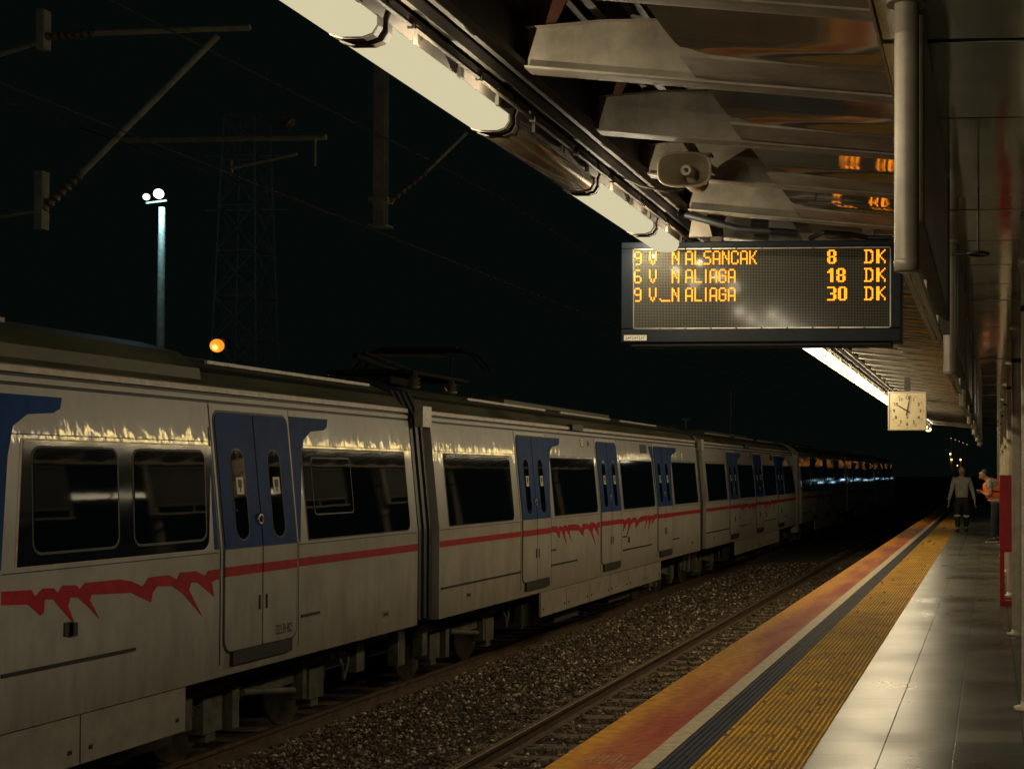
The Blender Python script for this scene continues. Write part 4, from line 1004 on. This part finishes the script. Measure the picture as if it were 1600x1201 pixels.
for (x, z, zz), lab in zip(((-8.1, 4.75, 4.75), (-8.1, 6.15, 6.15), (-4.0, 4.4, 4.4), (-9.6, 5.4, 5.4)),
        ('contact wire strung low above the white train', 'messenger wire high above the white train', 'contact wire strung above the bare rail', 'thin feeder wire beyond the train roof')):
    b = MB(); pts = []
    for i in range(40):
        y = 4+i*4.0; f = ((y-22.5) % 45)/45; pts.append((x, y, z+(.35*((2*f-1)**2-1)*(1 if 'messenger' in lab or 'feeder' in lab else 0))))
    b.path(pts, .009, 5); tag(b.build('overhead_wire', 'wire'), lab, 'wire', 'overhead wires')
# twin floodlight mast
fm = thing('floodlight_mast', 'tall pale mast with two glowing white floodlights beyond the train', 'lamp post', (-35.6, 60, -1.6))
b = MB(); b.tube((-35.6,60,-1.6), (-35.6,60,6.5), .24, .19, 16); b.tube((-35.6,60,6.5), (-35.6,60,13.0), .185, .13, 16); b.tube((-35.6,60,6.45), (-35.6,60,6.6), .22, None, 16); b.build('pole', 'galvanised', fm)
b = MB(); b.tube((-36.3,60,13.2), (-35.4,60,13.3), .04, None, 8); b.build('crossbar', 'galvanised', fm)
for x, z, r in ((-36.18, 13.42, .14), (-35.64, 13.55, .21)):
    b = MB(); b.ball((x, 59.8, z), r, 0, 16, 10); b.build('floodlight', 'lamp_white', fm)
ld = bpy.data.lights.new('flood', 'POINT'); ld.energy = 500; ld.color = (.45,.8,1); ld.shadow_soft_size = .2; lo = bpy.data.objects.new('flood_lamp', ld); S.collection.objects.link(lo); lo.parent = fm; lo.location = (.3, -1.0, 14.6)
# orange signal lamp
sg = thing('sodium_lamp', 'orange sodium lamp glowing just above the train roof', 'lamp', (-21.97, 40, -1.6))
b = MB(); b.tube((-21.97,40,-1.6), (-21.97,40,4.7), .07, .05, 10); b.build('pole', 'galvanised', sg)
b = MB(); b.box(-22.12,-21.82,39.95,40.25,5.10,5.40); b.build('hood', 'canopy_dark', sg)
b = MB(); b.ball((-21.97,39.8,5.19), .19, 0, 14, 10); b.build('lens', 'lamp_orange', sg)
ld = bpy.data.lights.new('sodium', 'POINT'); ld.energy = 260; ld.color = (1,.42,.08); ld.shadow_soft_size = .15; lo = bpy.data.objects.new('sodium_glow', ld); S.collection.objects.link(lo); lo.parent = sg; lo.location = (0, -.5, 6.64)
# lattice pylon
py = thing('lattice_pylon', 'faint steel lattice pylon standing in the dark beyond the train', 'pylon', (-47.8, 90, -1.6))
b = MB(); H = 26.0; z0 = -1.6
def leg(sx, sy, z):
    w = 1.75-(z-z0)/H*.75; return (-47.8+sx*w, 90+sy*w, z)
for sx in (-1,1):
    for sy in (-1,1): b.tube(leg(sx,sy,z0), leg(sx,sy,z0+H), .07, None, 6)
zz = [z0+H*i/9 for i in range(10)]
for i in range(9):
    for (a, c) in (((-1,-1),(1,-1)),((1,-1),(1,1)),((1,1),(-1,1)),((-1,1),(-1,-1))):
        b.tube(leg(*a,zz[i]), leg(*c,zz[i+1]), .035, None, 5); b.tube(leg(*c,zz[i]), leg(*a,zz[i+1]), .035, None, 5); b.tube(leg(*a,zz[i+1]), leg(*c,zz[i+1]), .04, None, 5)
b.build('lattice', 'pylon_paint', py)
b = MB(); b.tube((-50.5,90,18.5), (-45.1,90,18.5), .07, None, 6); b.tube((-50.5,90,22), (-45.1,90,22), .07, None, 6); b.build('cross_arm', 'pylon_paint', py)
# small slim mast beyond the carriages
b = MB(); b.tube((-12.69,70,-1.6), (-12.69,70,5.6), .06, None, 8); tag(b.build('slim_post', 'galvanised'), 'slim grey post rising behind the far carriages', 'post')
b = MB(); b.tube((-9.4,44,2.6), (-9.4,44,3.2), .02, None, 6); b.box(-9.5,-9.3,43.9,44.1,3.2,3.25); tag(b.build('roof_aerial', 'galvanised', None), 'small aerial standing above the second carriage roof', 'aerial')
# street lamps
def street_lamp(label, x, y, h, m, r, group, zb=-1.6):
    t = thing('street_lamp', label, 'street lamp', (x, y, zb), group)
    b = MB(); b.tube((x,y,zb), (x,y,h), .12, .08, 8); b.build('pole', 'galvanised', t)
    b = MB(); b.ball((x,y-.2,h), r, 0, 10, 7); b.build('lamp_head', m, t); return t
rnd = random.Random(4)
for i in range(13):
    y = 51.2*2250/(156+i*10.0)+rnd.uniform(-6,6)
    street_lamp('cool white street lamp on the road beyond the station, mirrored in the far carriages', 38+rnd.uniform(-1,1), y, 8+rnd.uniform(-.6,.6), 'lamp_blue', .32, 'white street lamps beyond the station')
for i in range(14):
    y = 68*2250/(156+i*8.0)+rnd.uniform(-8,8)
    street_lamp('orange street lamp up the slope beyond the station, mirrored in the far carriages', 55+rnd.uniform(-2,2), y, 22+rnd.uniform(-3,3), 'lamp_sodium', .42, 'orange street lamps beyond the station')
for (u, v), lab in zip(((1485,709),(1487,718),(1501,718),(1496,727)), ('highest of the four tiny orange lamps above the walking man', 'lower left of the tiny orange lamps above the walking man', 'right-hand tiny orange lamp above the walking man', 'faintest tiny lamp just over the walking man')):
    y = 170.0; x = -(1548-u)*y/2250; z = 1.55+(740-v)*y/2250
    street_lamp(lab, x, y, z, 'lamp_far', .10 if v < 725 else .06, 'distant orange lamps above the walking man')
for k in range(5):
    street_lamp('tiny white lamp in the short string of lights right of the clock', -(62-6*k)*170/2250, 171+k, 1.55+(56-2.2*k)*170/2250, 'lamp_far', .022, 'string of tiny white lamps')
